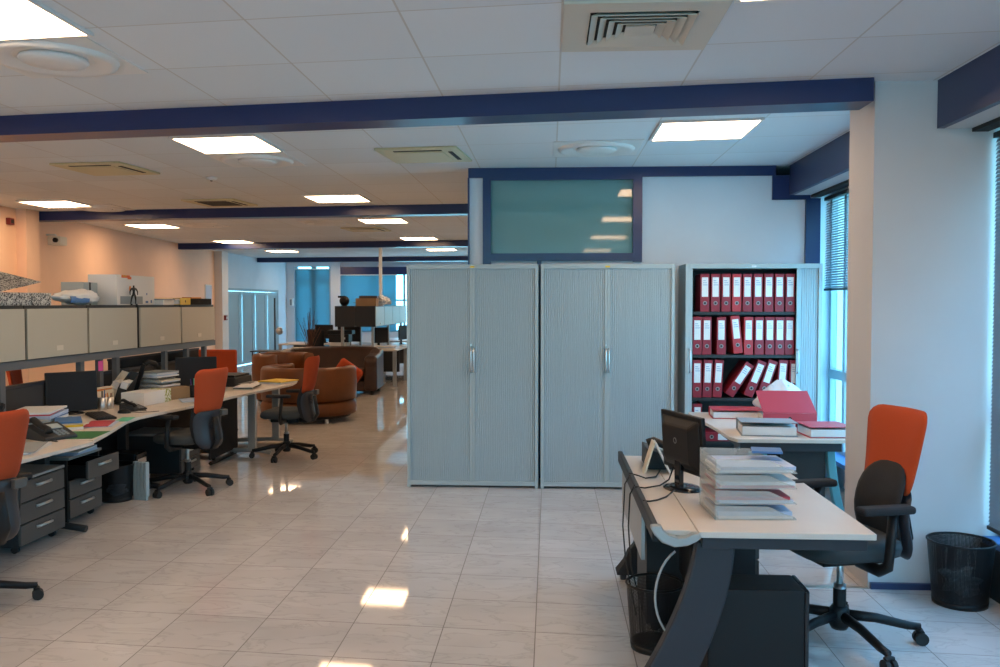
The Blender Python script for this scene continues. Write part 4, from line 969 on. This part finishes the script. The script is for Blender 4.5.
# desk cables
def cable(name, label, pts, r=.004, m='cable'):
    o = MB().tube(pts, r, 6).build(name, m, None, smooth=True); return tag(o, label, 'cable')
def arc(p, q, sag, n=12, side=0):
    p, q = Vector(p), Vector(q)
    return [p.lerp(q, k/n) + Vector((side*math.sin(PI*k/n), 0, -sag*math.sin(PI*k/n))) for k in range(n+1)]
zc = .7445
cable('cable', 'black cable from the monitor foot to the cable rail on the right desk', [(.63, 4.42, Z+.10), (.60, 4.40, .75), (.55, 4.36, .728), (.47, 4.30, .728), (.42, 4.25, .742)])
cable('cable', 'black cable curving over the rear flap of the right desk nearest its front corner', [(.60, 4.20, .74), (.55, 4.12, .725), (.50, 4.05, .725), (.46, 4.0, .73), (.425, 3.96, .74)])
cable('cable', 'black cable running from the phone to the cable rail on the right desk', [(.60, 4.75, .73), (.56, 4.60, .725), (.50, 4.55, .726), (.46, 4.58, .735), (.42, 4.6, .741)])
cable('cable', 'thin black cable looping down outside the left side of the right desk', [(.42, 4.55, .742), (.39, 4.52, .70), (.375, 4.45, .5), (.38, 4.35, .36), (.39, 4.15, .27), (.40, 4.0, .20)])
cable('cable', 'thin black cable hanging nearest the front outside the right desk', [(.42, 4.3, .742), (.395, 4.28, .70), (.385, 4.25, .55), (.39, 4.15, .38), (.41, 4.05, .30)])
cable('cable', 'pale grey cable loop hanging in front of the basket under the right desk', [(.57-.13*math.cos(a), 3.62+.01*math.sin(3*a), .42-.20*math.sin(a)) for a in [-1.2+k*.18 for k in range(15)]], .005, 'cable_grey')
cable('cable', 'bundle of black leads hanging beside the sweeping leg under the right desk', [(.62, 3.75, .63), (.61, 3.74, .5), (.59, 3.73, .35), (.60, 3.72, .24), (.57, 3.72, .15), (.61, 3.71, .10), (.56, 3.70, .12)], .008)
# dark bag on white box by desk
box_thing('small_box', 'small white box on the floor beyond the mesh basket under the right desk', 'box', .455, .60, 5.0, 5.13, 0, .07, 'paper')
t = thing('bag', 'small black triangular bag standing on the white box by the right desk', 'bag', (.52, 5.07, .0705))
mb = MB().hexa([(-.13, -.07, 0), (.11, -.07, 0), (.11, .07, 0), (-.13, .07, 0), (.02, -.015, .25), (.06, -.015, .26), (.06, .015, .26), (.02, .015, .25)])
bmesh.ops.subdivide_edges(mb.bm, edges=mb.bm.edges[:], cuts=3, use_grid_fill=True)
for v in mb.bm.verts: v.co += Vector((.008*math.sin(40*v.co.z), .010*math.sin(31*v.co.x+9*v.co.z), 0))*(1 if v.co.z > .02 else 0)
mb.build('bag_body', 'black_soft', t, smooth=True)
MB().tube([(.0, -.05, .10), (.01, -.075, .16), (.05, -.07, .17), (.07, -.055, .11)], .006, 6).build('strap', 'grey_card', t)
# stapler-like things on desk far side
box_thing('document_box', 'pale flat box on the right desk beyond the letter trays', 'box', .84, 1.16, 4.55, 4.9, Z, Z+.05, 'paper_c', R(3))
# ------------------------------------------------------------ back right desk
t = thing('desk', 'smaller pale desk before the binder cabinet, covered with binders', 'desk', (0, 0, 0))
BY = 5.94
MB().prism([(1.27, BY), (2.02, BY), (2.08, BY+.08), (2.10, 7.38), (1.17, 7.40), (1.16, 7.3), (1.22, 6.5), (1.235, BY+.12)], .695, .72).build('desktop', 'desk', t, bevel=.003)
MB().box(1.30, 1.98, BY+.06, BY+.11, .63, .694).box(1.30, 1.36, BY+.11, 7.3, .64, .694).build('underframe', 'slate', t)
def curve_leg(y):
    P0 = [(1.93 + .12*(i/10)**1.8, .66-.62*i/10) for i in range(11)]
    pl = [(x-.025, z) for x, z in P0] + [(x+.03, z) for x, z in P0][::-1]
    return MB().prism(pl, y-.03, y+.03, mx).box(1.45, 2.1, y-.03, y+.03, 0, .04).build('leg', 'teal', t, bevel=.005)
curve_leg(6.1); curve_leg(7.1)
MB().box(1.60, 1.90, BY+.15, BY+.17, .08, .63).build('modesty_panel', 'charcoal', t)
MB().box(1.32, 1.40, 6.2, 6.3, .0, .64).build('leg', 'charcoal', t)
box_thing('paper_box', 'pale blue document box on the floor beneath the binder-covered desk', 'box', 1.42, 1.58, 6.4, 6.7, 0, .55, 'teal')
flat_binder('lever_arch_binder', 'red binder lying at the far left of the desk before the open cabinet', 1.50, 7.1, Z, R(86), 'red_card', .07, .40, .28)
flat_binder('lever_arch_binder', 'grey binder lying open-edged at the front of the binder-covered desk', 1.53, 6.23, Z, R(84), 'grey_card', .085, .38, .34, 'paper', None, 2)
flat_binder('lever_arch_binder', 'red binder lying flat at the right front corner of the binder-covered desk', 1.91, 6.16, Z, R(93), 'red_card', .075, .30, .30)
# propped red binder on a stack
t = flat_binder('lever_arch_binder', 'red binder with its cover tilted up behind the flat ones on the desk', 1.83, 6.86, Z, R(-92), 'red_card', .075, .40, .30, 'paper', None, 0)
for c in list(t.children):
    if c.name.startswith('cover') or c.name.startswith('finger_hole'): bpy.data.objects.remove(c)
mb = MB().box(-.15, .15, -.2, .2, 0, .004).box(.146, .15, -.2, .2, .004, .08)
mb.box(-.33, 0, -.2, .2, 0, .005, Matrix.Translation((.15, 0, .08)) @ Matrix.Rotation(R(25), 4, 'Y'))
mb.build('cover', 'red_card', t, bevel=.0015)
MB().cyl((.155, .0, .04), (.15, 0, .04), .013, 14).build('finger_hole', 'dark_slot', t)
# white plastic bag
t = thing('plastic_bag', 'tied white plastic bag behind the binders, before the open cabinet', 'bag', (1.89, 7.22, Z))
mb = MB(); bmesh.ops.create_icosphere(mb.bm, subdivisions=4, radius=1)
for v in mb.bm.verts:
    c = v.co; a = math.atan2(c.y, c.x); q = 1+.07*math.sin(5*a+3*c.z)+.05*math.sin(9*a-6*c.z)+.03*math.sin(13*c.x+9*c.y+7*c.z)
    top = max(0, c.z); w_ = 1-.35*top**2
    v.co = Vector((c.x*.20*q*w_, c.y*.15*q*w_, (c.z*.125*q + .06*top**3)))
zm = min(v.co.z for v in mb.bm.verts)
for v in mb.bm.verts: v.co.z = max(0, v.co.z-zm-.02)
mb.build('bag_body', 'bag_white', t, smooth=True)
mb = MB()
for k, a in enumerate((.3, 1.9, 3.5, 5.0)): mb.sheet(lambda u, v: (math.cos(a)*(.01+.07*v)+(u-.5)*.05*math.sin(a)*(.3+v), math.sin(a)*(.01+.05*v)+(u-.5)*.05*math.cos(a)*(.3+v), .20+.05*v+.01*math.sin(7*u)), 4, 5, .0015, (0, 0, 1))
mb.build('bag_ears', 'bag_white', t, smooth=True)
MB().box(-.13, .10, -.08, .08, .01, .12).build('contents', 'paper', t)

# ------------------------------------------------------------ lounge
def arc_wall(mb, r0, r1, a0, a1, z0, z1, n=24, sc=(1, 1)):
    P_ = [(r1*math.cos(a0+(a1-a0)*k/n)*sc[0], r1*math.sin(a0+(a1-a0)*k/n)*sc[1]) for k in range(n+1)] + [(r0*math.cos(a1-(a1-a0)*k/n)*sc[0], r0*math.sin(a1-(a1-a0)*k/n)*sc[1]) for k in range(n+1)]
    # build as quads
    for k in range(n):
        o1, o2 = P_[k], P_[k+1]; i1, i2 = P_[2*n+1-k], P_[2*n-k]
        mb.hexa([(*i1, z0), (*o1, z0), (*o2, z0), (*i2, z0), (*i1, z1), (*o1, z1), (*o2, z1), (*i2, z1)])
    bmesh.ops.remove_doubles(mb.bm, verts=mb.bm.verts, dist=.0005)
    # drop interior faces
    from collections import Counter
    fs = {}
    for f in mb.bm.faces: fs.setdefault(tuple(sorted(v.index for v in f.verts)), []).append(f)
    return mb
def tub(label, x, y, rz_, r, h, m, sc=(1, 1), leg=True):
    t = thing('tub_armchair', label, 'armchair', (x, y, 0), rz_, 'leather tub seats')  # opens to +Y
    def shell_fn(z0, z1, r_o, r_i):
        mb = MB(); n = 36; a0, a1 = R(-225+15), R(45-15)
        pr = [(r_i, z0), (r_o, z0), (r_o+.01, (z0+z1)/2), (r_o, z1-.05), (r_o-.02, z1-.012), ((r_o+r_i)/2, z1), (r_i+.02, z1-.012), (r_i, z1-.05)]
        rings = []
        for k in range(n+1):
            a = a0+(a1-a0)*k/n; rings.append([mb.bm.verts.new((q*math.cos(a)*sc[0], q*math.sin(a)*sc[1], z)) for q, z in pr])
        L = len(pr)
        for k in range(n):
            for i in range(L): mb.bm.faces.new((rings[k][i], rings[k][(i+1) % L], rings[k+1][(i+1) % L], rings[k+1][i]))
        mb.bm.faces.new(rings[0]); mb.bm.faces.new(rings[-1][::-1]); return mb
    shell_fn(.30, h, r, r-.17).build('back_shell', m, t, smooth=True)
    shell_fn(.10, .295, r-.004, r-.2).build('base_band', m, t, smooth=True)
    MB().lathe([(r-.21, .1), (r-.19, .12), (r-.18, .38), (r-.2, .43), (r-.3, .45), (.02, .455)], n=36, sc=sc).build('seat_cushion', m, t, smooth=True)
    MB().lathe([(r-.08, .055), (r-.08, .099)], n=36, sc=sc).build('plinth', 'black', t)
    for a in (-150, -90, -30, 60, 120): 
        q = (math.cos(R(a))*(r-.10)*sc[0], math.sin(R(a))*(r-.10)*sc[1]); MB().cyl((*q, 0), (*q, .056), .028, 12).build('foot', 'silver', t)
    return t
tub('tan leather tub seat with rounded back, behind the side-on orange chair', -3.40, 12.1, R(-20), .66, .76, 'leather')
tub('orange-brown leather tub seat at the left, against the dark sofa', -4.35, 14.0, R(-120), .50, .82, 'leather')
# dark sofa facing the camera
t = thing('sofa', 'dark brown leather sofa with rolled arms facing the camera', 'sofa', (-4.05, 15.75, 0), R(3))
MB().box(-.90, .90, -.45, .35, .06, .24).build('base', 'leather_dark', t, bevel=.02)
for s_ in (-1, 1): MB().box(min(0, s_*.68)+.004*s_, max(0, s_*.68), -.46, .20, .245, .44).build('seat_cushion', 'leather_dark', t, bevel=.05, seg=4)
def bk(u, v): return (-.85+1.7*u, .16+.22*v,   .34+.43*v + .02*math.sin(PI*u))
MB().sheet(bk, 10, 6, .20, (0, 1, .2)).build('backrest', 'leather_dark', t, bevel=.05, smooth=True, seg=4)
for s_ in (-1, 1):
    prof = [(-.50, .07), (-.50, .50), (-.53, .60), (-.47, .69), (-.30, .70), (.0, .72), (.30, .78), (.40, .78), (.42, .07)]
    mxa = Matrix(((0, 0, 1, 0), (1, 0, 0, 0), (0, 1, 0, 0), (0, 0, 0, 1)))
    a, b = (s_*.72, s_*.95); MB().prism(prof, min(a, b), max(a, b), mxa).build('arm', 'leather_dark', t, bevel=.05, seg=4)
for a in (-.85, .85):
    for b in (-.42, .32): MB().cyl((a, b, 0), (a, b, .065), .03, 12).build('foot', 'black', t)
t = thing('cushion', 'orange cushion leaning in the tan tub seat', 'cushion', (-3.02, 12.33, .46), 0)
MB().box(-.19, .19, -.05, .05, 0, .36, Matrix.Rotation(R(35), 4, 'Y')).build('cushion_cover', 'orange', t, bevel=.045, seg=4)
t = thing('vase', 'dark floor vase of dried twigs between the seats and the glass wall', 'plant', (-4.75, 16.95, 0))
MB().lathe([(.10, 0), (.14, .1), (.15, .3), (.09, .55), (.07, .7), (.085, .72)], n=24).build('vase_body', 'wood', t, smooth=True)
rnd = random.Random(3); mb = MB()
for k in range(34):
    a = rnd.uniform(0, 2*PI); l = rnd.uniform(.02, .26); h = rnd.uniform(.9, 1.55)
    p0 = Vector((0, 0, .6)); p2 = Vector((math.cos(a)*l, math.sin(a)*l, h)); mb.tube([p0, p0.lerp(p2, .5)+Vector((rnd.uniform(-.02, .02), 0, .05)), p2], .006, 5, .003)
mb.build('twigs', 'twig', t)
t = thing('coat_stand', 'thin dark stand with hanging coat and silver ball by the folding doors', 'coat stand', (-6.1, 19.0, 0))
MB().cyl((0, 0, .03), (0, 0, 1.75), .018, 10).build('pole', 'charcoal', t); MB().lathe([(.2, 0), (.2, .02), (.03, .04)], n=24).build('base', 'charcoal', t)
MB().ball((.12, -.05, 1.02), .085).build('silver_ball', 'silver', t, smooth=True); MB().cyl((0, 0, 1.02), (.12, -.05, 1.02), .01, 6).build('bracket', 'charcoal', t)
t = thing('side_table', 'small dark table with thin legs left of the sofa', 'table', (-5.45, 16.9, 0))
MB().box(-.4, .35, -.25, .25, .68, .70).build('table_top', 'charcoal', t, bevel=.004)
for a in (-.36, .31):
    for b in (-.21, .21): MB().cyl((a, b, 0), (a, b, .68), .014, 8).build('leg', 'charcoal', t)

# ------------------------------------------------------------ far desk cluster
XF = -3.35
t = thing('overhead_cabinet_row', 'dark double-sided overhead cabinet of the far desk cluster, end towards the camera', 'cabinet', (-3.75, 18.4, 1.18))
MB().box(-.40, -.02, -1.8, 1.8, 0, .40).box(.02, .385, -1.8, 1.8, 0, .40).box(-.02, .02, -1.79, 1.79, .02, .38).build('carcass', 'charcoal', t)
for k in range(4): 
    d = MB().box(.386, .40, -1.79+k*.9, -1.79+k*.9+.87, .01, .39).build('door', 'steel_grey', t, bevel=.002); MB().cyl((.4, -1.34+k*.9, .06), (.41, -1.34+k*.9, .06), .02, 10).build('knob', 'silver', d)
for a in (-.3, .3):
    for b in (-1.6, 0, 1.6): MB().box(a-.025, a+.025, b-.025, b+.025, -.458, 0).build('post', 'leg_grey', t)
t = thing('ceiling_pole', 'slim white pole from the ceiling down to the far overhead cabinet', 'pole', (-3.45, 17.6, 1.581))
MB().box(-.03, .03, -.03, .03, 0, CZ-1.581-.001).build('pole_shaft', 'white', t, bevel=.004); MB().box(-.06, .06, -.06, .06, 0, .01).build('foot_plate', 'white', t)
def far_desk(label, x0, x1, y0, y1, gr='far cluster desks'):
    t = thing('desk', label, 'desk', (0, 0, 0), 0, gr)
    MB().box(x0, x1, y0, y1, .695, .72).build('desktop', 'desk', t, bevel=.003)
    for a in (x0+.05, x1-.05):
        for b in (y0+.04, y1-.06): MB().box(a-.035, a+.035, b-.025, b+.025, 0, .694).build('leg', 'leg_grey', t)
    MB().box(x0+.35, x1-.35, y0+.05, y0+.07, .15, .69).build('modesty_panel', 'charcoal', t)
far_desk('first desk of the far cluster, beyond the dark sofa, pale front leg', -4.4, -3.0, 16.9, 18.3)
far_desk('second desk of the far cluster, nearer the end windows', -4.4, -2.9, 18.6, 20.2)
far_desk('last desk of the far cluster by the window wall', -4.4, -2.8, 21.2, 22.8)
far_desk('long desk left of the far cluster before the glass screen', -6.1, -4.7, 19.2, 20.4)
monitor('dark monitor on the first far desk, left of the cabinet posts', -4.15, 17.8, Z, R(170), .5, .32, .1, 0, lift=.12)
monitor('dark monitor on the first far desk near the pale leg', -3.5, 17.7, Z, R(-120), .5, .32, .1, 0, lift=.1)
monitor('dark monitor on the second far desk', -3.3, 19.3, Z, R(-100), .5, .32, .1, 0, lift=.1)
monitor('dark monitor on the last far desk by the windows', -3.2, 21.9, Z, R(-110), .5, .32, .1, 0, lift=.1)
monitor('dark monitor on the far long desk before the glass screen', -5.2, 19.8, Z, R(160), .5, .32, .1, 0, lift=.1)
t = thing('printer', 'white office printer on the near end of the far cluster', 'printer', (-4.05, 17.05, Z))
MB().box(-.30, .05, -.12, .2, 0, .14).build('body', 'paper', t, bevel=.01); MB().box(.055, .28, -.12, .2, 0, .07).build('side_tray', 'paper', t, bevel=.006); MB().box(-.27, .0, -.124, -.12, .02, .06).build('slot', 'dark_slot', t)
t = thing('printer', 'black printer stacked on the white one in the far cluster', 'printer', (-4.17, 17.08, Z+.1405))
MB().box(-.2, .2, -.1, .2, 0, .16).build('body', 'black', t, bevel=.01); MB().box(-.24, .26, -.08, .2, .16, .24).build('scanner_lid', 'black', t, bevel=.008); MB().box(.09, .13, -.102, -.1, .06, .1).build('label', 'white', t)
paper_pile('white papers on the right of the first far desk', -3.3, 17.15, Z, .4, .3, [('paper', .03), ('paper_b', .02), ('paper', .02)], 0, 20)
t = thing('storage_box', 'brown open cardboard box on the far overhead cabinet', 'box', (-3.60, 17.0, 1.581), R(4))
MB().box(-.2, .2, -.2, .2, 0, .15).build('box_body', 'brown_card', t, bevel=.004); MB().box(-.13, .22, -.2, .2, .1505, .20).build('box_lid', 'wood', t); MB().box(-.26, -.201, -.15, .15, .06, .07).build('flap', 'brown_card', t)
t = thing('globe_bin', 'small round black object at the left end of the far overhead cabinet', 'container', (-4.02, 16.85, 1.581))
MB().ball((0, 0, .10), .10, (1, 1, 1)).build('bowl', 'black', t, smooth=True); MB().lathe([(.05, 0), (.05, .02)], n=14).build('foot', 'black', t); MB().box(-.12, .02, -.04, .04, .16, .20).build('lid', 'black', t)
crumple('plastic_bag', 'pale crumpled bag hanging at the edge of the far overhead cabinet', 'bag', (-3.35, 17.42, 1.581), .12, 'bag_white', sc=(1, 1, .7), seed=9)
# black chairs in the far area
def dark_chair(label, x, y, d):
    o = dup(ch0, (x, y, 0), rz(d), label); o['group'] = 'dark swivel chairs at the far desks'
    for c in o.children:
        if c.name.startswith('backrest'):
            c.data = c.data.copy(); c.data.materials[0] = M['black_soft']; c['label'] = 'black upholstered upper backrest'
    return o
dark_chair('black swivel chair before the glass screen, left of the far cluster', -4.95, 18.6, (.2, 1))
dark_chair('black swivel chair at the second far desk, beside the tall cabinet', -2.35, 19.0, (-1, 0))
dark_chair('black swivel chair at the last far desk by the windows', -2.3, 21.8, (-1, .2))
# wall bits
t = thing('wall_phone', 'small white intercom on the wall beside the glass screen', 'intercom', (-7.95, YF-.3, 1.55))
MB().box(-.05, .07, .0, .099, 0, .24).build('housing', 'white', t, bevel=.01)
MB().box(-.02, .04, -.012, 0, .02, .2).build('handset', 'ped_top', t, bevel=.004)
t = thing('wall_notice', 'pale blue notice panel on the wall before the far pilaster', 'notice board', (WL(20.0)+.001, 20.0, .9), R(6))
MB().box(.001, .02, -.25, .25, 0, 1.15).build('board', 'paper_b', t); MB().box(.02, .023, -.27, .27, 1.15, 1.17).box(.001, .023, -.27, -.25, -.02, 1.17).build('board_frame', 'white', t)
t = thing('fire_call_point', 'small red call point on the far pilaster', 'alarm', (XL+.22, 20.7, 1.22))
MB().box(0, .05, -.06, .06, 0, .12).build('housing', 'red', t, bevel=.006); MB().box(.05, .054, -.03, .03, .03, .09).build('glass_plate', 'white', t)

# ------------------------------------------------------------ light
w = bpy.data.worlds.new('sky'); scene.world = w; w.use_nodes = True; nt = w.node_tree; bg = nt.nodes['Background']
tc = nt.nodes.new('ShaderNodeTexCoord'); sp = nt.nodes.new('ShaderNodeSeparateXYZ'); rp = nt.nodes.new('ShaderNodeValToRGB')
nt.links.new(tc.outputs['Generated'], sp.inputs[0]); nt.links.new(sp.outputs[2], rp.inputs[0])
e = rp.color_ramp.elements; e[0].position = 0; e[0].color = (.17, .50, .66, 1); e[1].position = .6; e[1].color = (.18, .48, .85, 1)
nt.links.new(rp.outputs[0], bg.inputs[0]); bg.inputs[1].default_value = 10.5
def portal(loc, rot, sx, sy):
    l = bpy.data.lights.new('daylight_portal', 'AREA'); l.shape = 'RECTANGLE'; l.size = sx; l.size_y = sy; l.cycles.is_portal = True
    o = bpy.data.objects.new('daylight_portal', l); COL.objects.link(o); o.location = loc; o.rotation_euler = rot
portal((2.63, .23, 1.46), (0, PI/2, 0), 2.3, 9.6); portal((2.63, 6.8, 1.46), (0, PI/2, 0), 2.3, 2.6)
portal((-1.65, YB-.15, 1.65), (PI/2, 0, 0), 7.6, 1.7)
portal((-3.5, YF-.02, 1.7), (-PI/2, 0, 0), 5.8, 1.85); portal((-7.28, YF-.02, 1.4), (-PI/2, 0, 0), 1.1, 2.7)
vs = scene.view_settings; vs.view_transform = 'Standard'; vs.look = 'None'; vs.gamma = 1; vs.use_curve_mapping = False; vs.exposure = 0.12
